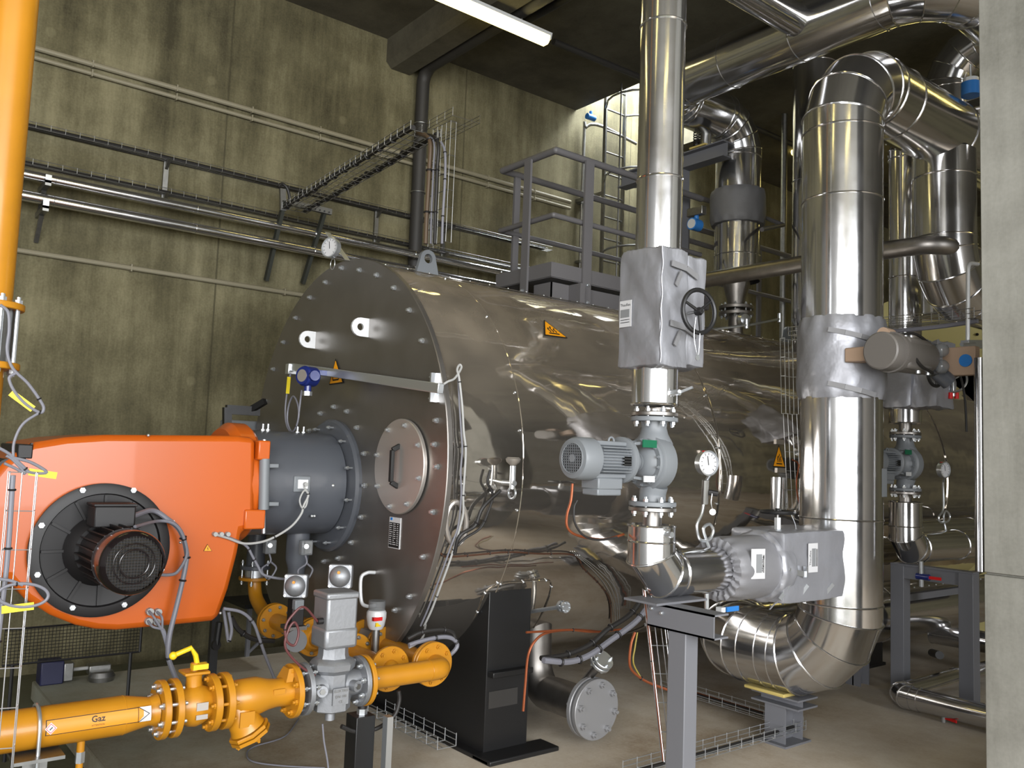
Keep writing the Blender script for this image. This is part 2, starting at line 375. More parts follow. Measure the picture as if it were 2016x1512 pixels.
def plain_pipe(label, pts, r, m, name='pipe', cat='pipe', bend=None, n=20, group=None, par=None):
    P = [V(p) for p in pts]; bend = bend or 1.8*r; c = [P[0]]
    for i in range(1, len(P)-1):
        a = (P[i-1]-P[i]).normalized(); b = (P[i+1]-P[i]).normalized(); th = PI-a.angle(b)
        if th < 0.03: c.append(P[i]); continue
        d = bend*math.tan(th/2); ce = P[i]+(a+b).normalized()*math.sqrt(bend*bend+d*d); e0 = P[i]+a*d-ce; ax = e0.cross(P[i]+b*d-ce).normalized()
        for k in range(9): c.append(ce+Matrix.Rotation(th*k/8, 3, ax) @ e0)
    c.append(P[-1]); q = MB().tube(c, r, n)
    return q.part(par, name, m) if par else q.top(name, m, label, cat, group)
# ---- wire mesh cable tray along a polyline; wd = width direction, dp = side direction
def tray(label, p0, p1, wdir, ddir, w, d, pitch=0.1, rw=0.0022, m=None, longs=4, stuff=False, par=None, name='wire_cable_tray', nl=None):
    m = m or zinc; p0 = V(p0); p1 = V(p1); W = V(wdir).normalized()*w; D = V(ddir).normalized()*d
    t = par or thing(name, label, 'cable tray', p0)
    offs = [W*(-0.5+k/(longs-1)) for k in range(longs)]+[D-W*0.5, D+W*0.5]+([D*0.5-W*0.5, D*0.5+W*0.5] if d > 0.045 else [])
    for o in offs: MB().cyl(p0+o, p1+o, rw, n=6).part(t, 'long_wire', m)
    L = (p1-p0).length; k = max(1, int(L/pitch)); A = (p1-p0).normalized()
    q0 = [D*1.12-W/2, -W/2, W/2, D*1.12+W/2]
    if stuff:
        q = MB()
        for i in range(k+1):
            c = p0+A*(L*i/k)
            for j in range(3): q.cyl(c+q0[j], c+q0[j+1], rw, n=5)
        q.part(t, 'cross_wire', m, kind='stuff')
    else:
        q = MB()
        for j in range(3): q.cyl(q0[j], q0[j+1], rw, n=6)
        me = q.mesh('cross_wire', m)
        for i in range(k+1): shared(t, 'cross_wire', me, Matrix.Translation(p0+A*(L*i/k)))
    return t
def flange(q, c, ax, R, t, n=32):
    a = V(ax).normalized(); c = V(c); return q.lathe(c-a*t/2, a, [(R-0.003, 0), (R, 0.003), (R, t-0.003), (R-0.003, t)], n)
def gauge(label, c, ax, R, stem, cat='gauge', redm=True, group=None):
    t = thing('pressure_gauge', label, cat, c, group); a = V(ax).normalized(); c = V(c)
    MB().lathe(c-a*0.035, a, [(R*0.95, 0), (R, 0.004), (R, 0.034), (R*1.07, 0.035), (R*1.07, 0.044), (R*0.97, 0.046), (R*0.95, 0.036)], 28).part(t, 'case', zinc)
    dl = MB().lathe(c, a, [(R*0.93, 0), (R*0.93, 0.003)], 28).part(t, 'dial', white)
    _, u, v = frame(a); q = MB(); f = c+a*0.0035
    for k in range(11):
        th = math.radians(-45+27*k); dd = math.cos(th)*u+math.sin(th)*v; q.beam(f+dd*R*0.68, f+dd*R*0.86, 0.002, 0.002, a)
    q.part(dl, 'scale_mark', ink, kind='stuff')
    MB().beam(f-v*R*0.15+a*0.001, f+v*R*0.6+u*R*0.12+a*0.001, 0.003, 0.002, a).part(dl, 'needle', ink)
    if redm: MB().cyl(c-a*0.02+V((0, 0, R*0.9)), c-a*0.02+V((0, 0, R*1.03)), R*0.3, n=12).part(t, 'red_seal', red)
    if stem: MB().tube(smooth(stem, 8), 0.008, 8).part(t, 'siphon_tube', zinc)
    return t
def handwheel(par, c, ax, R, r, m, spokes=3, stem=0.05, name='handwheel', ph=0.4):
    q = MB(); q.torus(c, ax, R, r, 32, 8); a, u, v = frame(ax); c = V(c)
    q.lathe(c-a*0.014, a, [(r*1.8, 0), (r*1.9, 0.02), (r*1.2, 0.034)], 12)
    for k in range(spokes):
        d = math.cos(ph+2*PI*k/spokes)*u+math.sin(ph+2*PI*k/spokes)*v; q.cyl(c, c+d*R, r*0.8, r*0.6, 8)
    o = q.part(par, name, m); MB().cyl(c-a*stem, c+a*0.02, r*0.7, n=10).part(par, 'spindle', steel_d); return o
def sign_tri(label, pts, off, wavy=True, bolt=False):
    """flat triangular warning sticker given its three corners"""
    P = [V(p) for p in pts]; nrm = (P[1]-P[0]).cross(P[2]-P[0]).normalized()
    if nrm.dot(CP-P[0]) < 0: nrm = -nrm
    c = sum(P, V())/3; t = thing('warning_sign', label, 'sign', c)
    MB().prism([p+nrm*off for p in P], nrm*0.002).part(t, 'sign_plate', ink, 'black border')
    MB().prism([c+(p-c)*0.87+nrm*(off+0.0015) for p in P], nrm*0.0015).part(t, 'sign_face', sign_y, 'yellow face')
    # local frame: P[0] apex, P[1]-P[2] base
    bx = (P[2]-P[1]); up = P[0]-(P[1]+P[2])/2; o = (P[1]+P[2])/2+nrm*(off+0.0036)
    F = lambda a, b: o+bx*a+up*b
    q = MB(); w = bx.length*0.045
    if wavy:
        for k in (-1, 0, 1):
            pts2 = [F(k*0.12+0.03*math.sin(j*1.3), 0.24+0.26*j/6*(1.35 if k == 0 else 1)) for j in range(7)]
            for j in range(6): q.beam(pts2[j], pts2[j+1], w, 0.001, nrm)
        q.beam(F(-0.22, 0.16), F(0.22, 0.16), w*1.2, 0.001, nrm)
    elif bolt:
        q.beam(F(0.06, 0.62), F(-0.06, 0.36), w, 0.001, nrm); q.beam(F(-0.06, 0.36), F(0.06, 0.38), w, 0.001, nrm); q.beam(F(0.06, 0.38), F(-0.02, 0.14), w, 0.001, nrm)
    else:
        q.beam(F(-0.2, 0.16), F(0.2, 0.16), w, 0.001, nrm); q.beam(F(-0.2, 0.16), F(-0.2, 0.36), w, 0.001, nrm); q.beam(F(0.2, 0.16), F(0.2, 0.36), w, 0.001, nrm); q.beam(F(-0.2, 0.36), F(0.2, 0.36), w, 0.001, nrm)
    q.part(t, 'symbol', ink)
    return t
# ================================================================ STRUCTURE
XW, ZC = -7.3, 5.7
PADX, PADY = at(63, 1341, z=0).x, at(63, 1341, z=0).y
def struct(q, name, m, label, bevel=0): return q.top(name, m, label, None, kind='structure', bevel=bevel)
struct(MB().box((XW-.3, -5.3, -.42), (6.3, 14.3, -.12)), 'floor', floor_m, 'lower grey concrete floor')
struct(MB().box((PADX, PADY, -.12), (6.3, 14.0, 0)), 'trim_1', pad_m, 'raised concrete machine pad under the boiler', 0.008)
struct(MB().box((XW-.3, -5.3, -.42), (XW, 14.3, 8.2)), 'wall_left', wall_m, 'tall stained board-marked concrete wall')
struct(MB().box((XW, 14, -.42), (6.3, 14.3, ZC)), 'wall_far', wall_m, 'far concrete wall behind the pipes')
q = MB(); q.box((XW, -5.3, -.42), (1.1, -5, ZC)); q.box((5.7, -5.3, -.42), (6.3, -5, ZC)); q.box((1.1, -5.3, 5.1), (5.7, -5, ZC))
struct(q, 'wall_back', light_m, 'concrete wall with the open doorway behind the viewer')
q = MB(); q.box((6, -5, -.42), (6.3, -4.2, ZC)); q.box((6, 4.0, -.42), (6.3, 14, ZC)); q.box((6, -4.2, -.42), (6.3, 4.0, .6)); q.box((6, -4.2, 5.0), (6.3, 4.0, ZC))
struct(q, 'wall_right', light_m, 'concrete wall with a high window opening')
HX0, HX1, HY0, HY1 = XW, -6.3, 6.57, 8.3
q = MB(); q.box((XW, -5.3, ZC), (6.3, HY0, ZC+.3)); q.box((XW, HY1, ZC), (6.3, 14.3, ZC+.3)); q.box((HX1, HY0, ZC), (6.3, HY1, ZC+.3))
struct(q, 'ceiling', ceil_m, 'dark concrete ceiling with a roof hatch opening')
shaft_m = mat('shaft_white', c3(206, 208, 206), 0.7)
q = MB(); q.box((HX0, HY0-.12, ZC+.3), (HX1+.12, HY0, 7.3)); q.box((HX0, HY1, ZC+.3), (HX1+.12, HY1+.12, 7.3)); q.box((HX1, HY0, ZC+.3), (HX1+.12, HY1, 7.3))
struct(q, 'window_1', shaft_m, 'pale upstand of the roof hatch')
# beam across the room
BY0, BY1 = 4.03, 4.30
q = MB(); yb = [(BY0, ZC), (BY0, 5.47), (BY0+.06, 5.41), (BY1-.0, 5.41), (BY1+.02, ZC)]
struct(MB().prism([(XW, y, z) for y, z in yb], (13.3, 0, 0)), 'ceiling_beam', ceil_m, 'concrete downstand beam under the ceiling')
# partition pillar at the right
PY_ = 4.2; PX = at(1936, 1000, y=PY_).x; jz = at(1936, 1128, y=PY_).z
q = MB(); q.box((PX, PY_, -.1), (1.0, PY_+.3, jz-.004)); q.box((PX+.006, PY_+.006, jz-.004), (1.0, PY_+.3, jz+.004)); q.box((PX, PY_, jz+.004), (1.0, PY_+.3, ZC))
struct(q, 'wall_partition', pill_m, 'pale smooth concrete partition end at the right edge', 0.012)

# ================================================================ BOILER
BX, BZ, BY, BR = -4.829, 1.541, 2.45, 1.251
t = thing('boiler', 'huge horizontal cylindrical boiler in mirror stainless cladding on black saddles', 'boiler', (BX, 5.5, 0))
MB().lathe((BX, BY-.012, BZ), (0, 1, 0), [(BR-.004, 0), (BR, .004), (BR, .03), (BR-.05, .05)], 128).part(t, 'front_plate', plate_m, 'dark brushed round front plate')
ys = [BY+.02, at(1033, 850, x=-3.6).y, 4.62, 6.25, 7.8, 9.0]
for i in range(len(ys)-1):
    rr = BR-.022-(.003 if i % 2 else 0)
    q = MB(); q.lathe((BX, ys[i], BZ), (0, 1, 0), [(rr, 0), (rr, ys[i+1]-ys[i]+.02)], 160, caps=(i == 4)); q.part(t, 'cladding_sheet', steel_b)
    if i: MB().torus((BX, ys[i], BZ), (0, 1, 0), rr+.002, .004, 128, 6).part(t, 'seam_bead', steel_b)
# longitudinal lap strip and screws along the top
q = MB(); ang = math.radians(79)
for ang_ in (ang,):
    cx, cz = BX+(BR-.016)*math.cos(ang_), BZ+(BR-.016)*math.sin(ang_); q.beam((cx, BY+.05, cz), (cx, 8.9, cz), .05, .006, (math.cos(ang_), 0, math.sin(ang_)))
q.part(t, 'lap_strip', steel_b)
q = MB()
for k in range(40): q.sphere((cx+.005, BY+.15+k*.16, cz+.004), .006, 8)
q.part(t, 'lap_screw', zinc, kind='stuff')
scr = MB()
for y_, a0, a1, n_ in ((ys[1], 20, 70, 3), (ys[1], -50, 10, 4), (4.62, -60, 60, 8)):
    for k in range(n_):
        a_ = math.radians(a0+(a1-a0)*k/max(1, n_-1)); scr.sphere((BX+(BR-.02)*math.cos(a_), y_-.02, BZ+(BR-.02)*math.sin(a_)), .008, 8)
scr.part(t, 'cladding_screw', zinc, kind='stuff')
me = bolt_mesh(.0155, 0, zinc, False)
for a_, b_ in [(710,532),(744,542),(778,567),(808,611),(833,671),(861,828),(862,919),(854,1008),(835,1096),(809,1174),(643,556),(612,586),(584,626),(560,674),(540,727),(524,790),(675,528),
               (659,801),(633,814),(685,810),(705,842),(719,893),(721,956),(713,1018),(694,1068),(668,1099),(640,1105),(611,848),(628,848),(700,917),(780,1201),(857,875)]:
    c = at(a_, b_, y=BY-.012); shared(t, 'bolt', me, mbasis(c, (0, -1, 0)))
# inspection cover with handle
mc = at(790, 918, y=BY-.02); MR = .255
cv = MB().lathe(mc, (0, -1, 0), [(MR, 0), (MR, .016), (MR-.004, .02)], 64).part(t, 'inspection_cover', cover_m, 'round pale brushed inspection cover')
bolts(cv, mc+V((0, -.02, 0)), (0, -1, 0), MR-.03, 8, .014, ph=.25)
hh = [at(776, 888, y=BY-.04), at(768, 900, y=BY-.08), at(768, 940, y=BY-.08), at(776, 950, y=BY-.04)]
q = MB(); hz = .085
q.beam(mc+V((0, -.06, -hz)), mc+V((0, -.06, hz)), .026, .02, (0, 1, 0)); q.beam(mc+V((0, -.06, hz)), mc+V((.0, -.015, hz+.025)), .026, .02, (1, 0, 0)); q.beam(mc+V((0, -.06, -hz)), mc+V((0, -.015, -hz-.025)), .026, .02, (1, 0, 0))
q.part(cv, 'cover_handle', ink, 'black bow handle', bevel=.004)
# lifting eyes on the plate (flat tabs projecting towards the burner side)
for (px, py) in ((604, 670), (709, 646)):
    c = at(px+16, py, y=BY-.012); q = MB(); n = 20; R_ = .055; out = []
    arc = [(-.055-R_*math.cos(a), R_*math.sin(a)) for a in [PI/2-PI*k/n for k in range(n+1)]]
    poly = [(0, R_)]+arc+[(0, -R_)]
    hole = [(-.055+.021*math.cos(2*PI*k/16), .021*math.sin(2*PI*k/16)) for k in range(16)]
    # plate built as strips around the hole
    ring_o = []
    for k in range(16):
        a = 2*PI*k/16; dx, dz = math.cos(a), math.sin(a)
        if dx > 0: s_ = min(.055/max(dx, 1e-6), R_/max(abs(dz), 1e-6)); ring_o.append((-.055+dx*s_, dz*s_))
        else: ring_o.append((-.055+dx*R_, dz*R_))
    for sgn, xx in ((1, .008), (-1, -.008)):
        vs = [(c.x+xx, c.y+a, c.z+b) for a, b in ring_o]+[(c.x+xx, c.y+a, c.z+b) for a, b in hole]
        q.add(vs, [(k, (k+1) % 16, 16+(k+1) % 16, 16+k) for k in range(16)])
    for rg in (ring_o, hole):
        vs = [(c.x+xx, c.y+a, c.z+b) for xx in (.008, -.008) for a, b in rg]
        q.add(vs, [(k, (k+1) % 16, 16+(k+1) % 16, 16+k) for k in range(16)])
    q.part(t, 'lifting_eye', white_st, 'white flat eye tab')
# bow handle lower right
ht = at(738, 1127, y=BY-.012); hb = at(738, 1192, y=BY-.012)
MB().tube(smooth([ht, ht+V((0, -.05, 0)), ht+V((0, -.085, -.03)), hb+V((0, -.085, .03)), hb+V((0, -.05, 0)), hb], 5), .010, 10).part(t, 'grab_handle', white_st, 'white bow grab handle')
# rating plate
n0 = at(777, 1049, y=BY-.014); w_, h_ = .115, .165
rp = MB().cbox(n0, (w_, .004, h_)).part(t, 'rating_plate', white_st, 'silver-edged rating plate')
MB().cbox(n0+V((0, -.003, -.012)), (w_*.9, .002, h_*.8)).part(rp, 'rating_panel', ink)
MB().cbox(n0+V((-.035, -.003, h_*.44)), (.02, .002, .014)).part(rp, 'blue_mark', blue2)
q = MB(); random.seed(3)
for k in range(11):
    z = n0.z+.045-k*.0108
    for x0, x1 in ((-.046, -.03+random.random()*.012), (-.012, .0+random.random()*.02), (.028, .04+random.random()*.006)):
        q.box((n0.x+x0, n0.y-.0052, z), (n0.x+x1, n0.y-.004, z+.0035))
q.part(rp, 'print_line', white, kind='stuff')
# lifting lugs on top
for (px, py) in ((845, 535), (1554, 650)):
    y0 = at(px, py, x=BX).y-.02; q = MB(); zt = BZ+BR-.03
    hc = (y0, zt+.15); n = 20; ro = []; hi = []
    for k in range(n):
        a = 2*PI*k/n; dy, dz = math.cos(a), math.sin(a)
        if dz >= -.01: ro.append((y0+.06*dy, hc[1]+.06*dz))
        else:
            f = min(1, -dz/.7); ro.append((y0+(math.copysign(.06+.045*f, dy) if -dz < .8 else dy/.6*.105), hc[1]-.17*f))
        hi.append((hc[0]+.032*dy, hc[1]+.032*dz))
    for xx in (BX-.015, BX+.015):
        q.add([(xx, a, b) for a, b in ro]+[(xx, a, b) for a, b in hi], [(k, (k+1) % n, n+(k+1) % n, n+k) for k in range(n)])
    for rg in (ro, hi): q.add([(xx, a, b) for xx in (BX-.015, BX+.015) for a, b in rg], [(k, (k+1) % n, n+(k+1) % n, n+k) for k in range(n)])
    q.part(t, 'lifting_lug', grey, 'grey eye lug on the crown')
# saddles
for y0 in (2.90, 6.75):
    xs = math.sqrt(1.215**2-.0); q = MB(); n = 24; hw = 1.03
    top = []
    for k in range(n+1):
        x = -hw+2*hw*k/n; top.append((BX+x, y0, BZ-math.sqrt((BR-.02)**2-x*x)+.01))
    q.prism([(BX-hw, y0, .02)]+top+[(BX+hw, y0, .02)], (0, .30, 0)); q.part(t, 'saddle', blk, 'black steel saddle', bevel=.004)
    MB().box((BX-hw-.12, y0-.06, 0), (BX+hw+(.12 if y0 < 4 else 0), y0+.06, .022)).part(t, 'foot_plate', blk, bevel=.004)
    if y0 > 4: MB().box((BX+hw-.3, y0-.05, 0), (BX+hw, y0+.35, .0225)).part(t, 'foot_pad', blk); continue
    MB().box((BX+hw-.02, y0-.06, 0.0), (BX+hw+.14, y0+.42, .026)).part(t, 'foot_pad', blk, bevel=.006)
    MB().box((BX+hw, y0+.01, .42), (BX+hw+.05, y0+.29, .45)).part(t, 'saddle_lip', blk, bevel=.004)
    MB().box((BX+hw+.001, y0+.02, .25), (BX+hw+.004, y0+.22, .34)).part(t, 'saddle_slot', drk)
# saddle cladding cutout cover (thin outline with screws)
def shellp(px, py, off=0.0):
    """point on the boiler shell seen at a pixel"""
    v = (px-1008)/FPX*_r-(py-756)/FPX*_u+_f; R_ = BR-.022+off
    a = v.x**2+v.z**2; ox, oz = -BX, CAMZ-BZ; b = 2*(ox*v.x+oz*v.z); c = ox*ox+oz*oz-R_*R_
    d = b*b-4*a*c
    tt = (-b-math.sqrt(max(d, 0)))/(2*a); return CP+tt*v
seam = [shellp(a, b, .002) for a, b in ((900, 1265), (940, 1205), (955, 1168), (985, 1150), (1030, 1146), (1075, 1143), (1086, 1155), (1072, 1200), (1045, 1245))]
MB().tube(smooth(seam, 5), .004, 6).part(t, 'saddle_cover_edge', steel_b)
q = MB()
for p in seam[1:]: q.sphere(p, .008, 8)
q.part(t, 'cover_screw', zinc, kind='stuff')
# thermowell / valve on the shell
p0 = shellp(990, 950); d = V((1, 0, 0.0))
tw = thing('shell_valve', 'small chrome valve with a round knob on the side of the boiler', 'valve', p0)
MB().cyl(p0, p0+d*.10, .014, n=12).part(tw, 'stem', zinc); MB().cyl(p0+d*.08+V((0, 0, -.03)), p0+d*.08+V((0, 0, .09)), .016, n=12).part(tw, 'body', zinc)
MB().lathe(p0+d*.08+V((0, 0, .09)), (0, 0, 1), [(.012, 0), (.035, .02), (.04, .035), (.03, .045)], 20).part(tw, 'knob', cover_m)
MB().torus(p0+d*.08+V((0, 0, -.05)), (0, 1, 0), .03, .006).part(tw, 'ring', zinc)
# flanged stub low on shell
p0 = at(1040, 1205, x=-3.95); p1 = at(1108, 1194, x=-3.68)
tw = thing('drain_stub', 'small chrome stub with screwed end beside the black boiler saddle', 'pipe', p0)
MB().cyl(p0, p1, .012, n=10).part(tw, 'stem', zinc); MB().cyl(p1-V((.02, 0, 0)), p1+V((.0, 0, 0)), .032, n=20).part(tw, 'flange', zinc); MB().cyl(p1+V((.012, 0, 0)), p1+V((.03, 0, 0)), .032, n=20).part(tw, 'end_flange', zinc)
bolts(tw, p1+V((.005, 0, 0)), (1, 0, 0), .024, 6, .005, L=.05, double=True)
# hot surface sign on shell
sign_tri('yellow triangular hot surface sign stuck on the boiler shell', [shellp(1070, 631, .002), shellp(1071, 661, .002), shellp(1117, 667, .002)], .004)
# warning sign on the plate
sign_tri('yellow triangular manual sign on the boiler front plate behind the blue sensor', [at(662, 706, y=BY-.014), at(649, 758, y=BY-.014), at(677, 754, y=BY-.014)], .003, wavy=False)

# gauge on the top rim
gc = at(650, 487, y=BY-.10)
br = thing('gauge_bracket', 'steel bracket holding the dial gauge on the rim of the boiler front plate', 'bracket', at(672, 512, y=BY-.02))
a_ = at(645, 458, y=BY-.03); b_ = at(684, 512, y=BY-.03); MB().beam(a_, b_, .004, .035, (0, 1, 0)).part(br, 'strip', zinc)
MB().tube([at(655, 520, y=BY-.06)+V((.03*math.cos(k*PI/6), 0, .035*math.sin(k*PI/6))) for k in range(12)], .0022, 6, True).part(br, 'wire_loop', zinc)
ga = (CP-gc); ga = V((ga.x*.25, -1, 0)).normalized()
ga = V((.38, -1, .05)).normalized()
gauge('round white dial gauge on top of the boiler front plate', gc, ga, .062, None, redm=False)

# galvanised rail with blue transmitter
ra = at(573, 722, y=BY-.10); rb = at(868, 765, y=BY-.10)
t = thing('sensor_rail', 'galvanised channel rail across the boiler front plate', 'rail', rb)
MB().beam(ra, rb, .035, .05).part(t, 'channel', zinc, bevel=.003)
bp = at(855, 763, y=BY-.03); MB().cbox(bp+V((0, -.0, 0)), (.012, .05, .15)).part(t, 'end_bracket', zinc); MB().cbox(bp+V((.0, .015, -.0)), (.045, .006, .15)).part(t, 'foot_plate', zinc)
bolts(t, bp+V((-.03, .0, 0)), (0, -1, 0), .055, 2, .008, ph=PI/2)
MB().cbox(at(573, 727, y=BY-.10), (.05, .06, .07)).part(t, 'rail_end', zinc, bevel=.004)
tc = at(607, 741, y=BY-.24)
t = thing('transmitter', 'round blue pressure transmitter with glass face on the galvanised rail', 'sensor', tc)
dirn = V((.35, -1, 0)).normalized()
MB().lathe(tc-dirn*.05, dirn, [(.05, 0), (.06, .01), (.06, .085), (.052, .095), (.052, .10)], 28).part(t, 'housing', blue)
MB().cyl(tc+dirn*.05, tc+dirn*.053, .037, n=24).part(t, 'window', cover_m)
MB().cyl(tc+V((-.09, .01, 0)), tc+V((.09, -.0, 0)), .03, n=20).part(t, 'gland_port', blue); MB().cyl(tc-V((0, 0, .05)), tc-V((0, 0, .095)), .022, n=18).part(t, 'neck', blue)
MB().cyl(tc-V((0, 0, .09)), tc-V((0, 0, .115)), .028, n=6).part(t, 'union_nut', zinc); MB().beam(tc+V((-.03, .05, .03)), tc+V((-.03, .14, .03)), .05, .03).part(t, 'mount', blue)
cable('coiled grey cable hanging below the blue transmitter', pp([(572, 735), (567, 760), (562, 800), (563, 830), (570, 848), (580, 846), (588, 820), (586, 795), (577, 780), (568, 800), (566, 830), (575, 850), (585, 835), (590, 800), (593, 775), (594, 768)], y=BY-.22), .0055, cab, (.3, .8))
MB().beam(at(569, 742, y=BY-.23), at(566, 775, y=BY-.23), .004, .022, (0, 1, 0)).top('cable_tag', tagy, 'yellow tag on the coiled cable below the blue transmitter', 'tag')

# black bracket at the left and grey box behind the burner
xb = -5.6
q = MB(); q.beam(V((xb, at(447, 862, x=xb).y, -.11 if at(447, 862, x=xb).y < PADY else 0)), at(447, 850, x=xb), .04, .05, (0, 1, 0)); q.beam(at(447, 862, x=xb), at(447, 802, x=xb), .04, .05, (0, 1, 0)); q.beam(at(445, 806, x=xb), at(510, 810, x=xb), .04, .06); q.beam(at(495, 806, x=xb), at(522, 790, x=xb+.1), .03, .04)
q.top('angle_bracket', blk, 'black angled bracket standing behind the orange burner', 'bracket')
MB().box(at(430, 872, x=-6.3), at(520, 832, x=-6.3)+V((.2, 0, 0))).top('junction_box', grey, 'pale grey box behind the burner beside the boiler front', 'box', bevel=.01)

# ================================================================ BURNER
XS = -4.5
t = thing('burner', 'large orange burner with black fan motor bolted to the boiler front', 'burner', (-4.85, 1.6, .65))
TX, TZ = -4.84, 1.41
def side(pts): return [at(a, b, x=XS) for a, b in pts]
fc = at(197, 1081, x=XS)
out = side([(62, 872), (130, 861), (210, 856), (350, 857), (470, 858), (505, 862), (503, 1003), (500, 1042), (478, 1046), (470, 1090), (452, 1160), (432, 1216), (420, 1224), (330, 1233), (230, 1242)])
arc0 = side([(190, 1240), (150, 1232), (100, 1212), (50, 1180), (15, 1140)])
arc1 = []
pL = fc+V((0, -.60, -.05))
arc1 = [fc+V((0, -.545, -.12)), fc+V((0, -.58, .05)), fc+V((0, -.545, .23)), fc+V((0, -.44, .40))]
poly = out+arc0+arc1
cas = MB().prism(poly, (-.72, 0, 0)).part(t, 'casing', orange, 'glossy orange air casing', bevel=.035)
q = MB(); q.prism(side([(62, 872), (66, 872), (50, 905), (40, 905)]), (-.6, 0, 0)); q.part(t, 'air_slot', blkpl)
q = MB().box(side([(48, 903)])[0]+V((-.5, -.03, -.0)), side([(66, 875)])[0]+V((.004, .0, 0))); q.part(t, 'rubber_edge', blkpl, bevel=.006)
q = MB().cyl(side([(18, 925)])[0]+V((-.5, 0, 0)), side([(18, 925)])[0]+V((-.02, 0, 0)), .05, n=20); q.part(t, 'rear_knob', blkpl)
# collar to the tube
cy0 = at(478, 1000, x=XS).y; cy1 = 1.86
MB().lathe((TX, 1.74, TZ), (0, 1, 0), [(.30, 0), (.335, .04), (.335, .12), (.32, .14)], 48).part(t, 'collar', orange)
k0 = at(505, 905, x=XS); k1 = at(531, 868, x=XS); MB().box((XS-.12, k0.y, k0.z), (XS+.02, k1.y, k1.z)).part(t, 'hinge_lug', orange, bevel=.008)
k0 = at(478, 1042, x=XS); k1 = at(521, 1003, x=XS); MB().box((XS-.12, k0.y, k0.z), (XS+.02, k1.y, k1.z)).part(t, 'hinge_lug', orange, bevel=.008)
MB().cyl(at(519, 1003, x=XS-.0), at(521, 903, x=XS), .028, n=20).part(t, 'hinge_barrel', grey, 'grey hinge barrel')
for a, b in (((521, 905), (520, 865)), ((519, 1050), (519, 1003))): MB().cyl(at(*a, x=XS), at(*b, x=XS), .010, n=10).part(t, 'hinge_pin', zinc)
for py in (917, 992): MB().beam(at(524, py, x=XS-.01), at(547, py, x=XS-.01), .03, .022).part(t, 'hinge_arm', grey, bevel=.003)
MB().lathe((TX, 1.84, TZ), (0, 1, 0), [(.29, 0), (.30, .01), (.30, .55)], 64).part(t, 'blast_tube', tubegrey, 'dark grey blast tube')
tfl = MB().lathe((TX, BY-.012, TZ-.01), (0, -1, 0), [(.40, 0), (.40, .02), (.385, .035), (.33, .038)], 64).part(t, 'tube_flange', tubegrey)
bolts(tfl, (TX, BY-.05, TZ-.01), (0, -1, 0), .355, 12, .011, L=.05, double=True)
for a, b in ((517, 843), (527, 843), (585, 848), (597, 848)):
    c = at(a, b+12, x=TX+.02); MB().cyl(c-V((0, 0, .02)), c+V((0, 0, .06)), .0065, n=8).part(t, 'stud', zinc); MB().cyl(c+V((0, 0, .012)), c+V((0, 0, .03)), .0125, n=6).part(t, 'nut', zinc)
c = at(594, 953, x=TX+.30); MB().cbox(c, (.02, .10, .09)).part(t, 'port_plate', grey, bevel=.006); MB().cbox(c+V((.012, 0, 0)), (.012, .06, .05)).part(t, 'port_cover', white_st); MB().cyl(c+V((.01, .01, 0)), c+V((.04, .01, 0)), .012, n=12).part(t, 'plug', cabw)
c = at(655, 956, x=TX+.29); MB().sphere(c, .014).part(t, 'sight_screw', zinc)
for px in (614, 619): MB().sphere(at(px, 1016, x=TX+.27), .009).part(t, 'sight_screw', zinc)
MB().torus(at(667, 845, x=TX+.05), (0, 1, 0), .03, .006).part(t, 'lifting_ring', grey)
# fan motor
mfl = MB().lathe(fc+V((.018, 0, 0)), (1, 0, 0), [(.315, 0), (.315, .018), (.30, .024), (.268, .026), (.262, .010), (.10, -.0)], 72).part(t, 'motor_flange', blkpl, 'black mounting flange')
bm_ = bolt_mesh(.0135, 0, zinc, False)
for a, b in ((162, 965), (262, 965), (339, 1029), (317, 1121), (244, 1190), (142, 1196), (73, 1131), (81, 1034)): shared(mfl, 'flange_bolt', bm_, mbasis(at(a, b, x=XS+.045), (1, 0, 0)))
q = MB()
for k in range(12):
    a = 2*PI*k/12; q.beam(fc+V((.03, .12*math.cos(a), .12*math.sin(a))), fc+V((.035, .26*math.cos(a), .26*math.sin(a))), .012, .012, (1, 0, 0))
q.part(mfl, 'flange_rib', blkpl, kind='stuff')
MB().lathe(fc+V((.03, 0, 0)), (1, 0, 0), [(.17, 0), (.15, .04), (.13, .06)], 40).part(t, 'motor_shield', blkpl)
mbd = MB().cyl(fc+V((.05, 0, 0)), fc+V((.46, 0, 0)), .115, n=40).part(t, 'motor_body', blkpl)
for k in range(22):
    a = 2*PI*k/22; d = V((0, math.cos(a), math.sin(a))); MB().beam(fc+V((.12, 0, 0))+d*.125, fc+V((.44, 0, 0))+d*.125, .030, .006, V((1, 0, 0)).cross(d)).part(mbd, 'cooling_fin', blkpl)
tb = fc+V((.16, .0, .17)); tbx = MB().cbox(tb, (.14, .18, .10)).part(t, 'terminal_box', blkpl, bevel=.008); MB().cbox(tb+V((0, 0, .054)), (.15, .19, .012)).part(tbx, 'terminal_lid', blkpl, bevel=.003)
fcw = MB().lathe(fc+V((.43, 0, 0)), (1, 0, 0), [(.126, 0), (.137, .01), (.137, .13), (.131, .15), (.116, .165)], 56, caps=False).part(t, 'fan_cowl', blkgl, 'glossy black fan cowl')
q = MB(); gx = fc.x+.43+.162
for k in range(-9, 10):
    h = math.sqrt(max(.001, .116**2-(k*.0122)**2)); q.cyl((gx, fc.y+k*.0122, fc.z-h), (gx, fc.y+k*.0122, fc.z+h), .0013, n=5); q.cyl((gx, fc.y-h, fc.z+k*.0122), (gx, fc.y+h, fc.z+k*.0122), .0013, n=5)
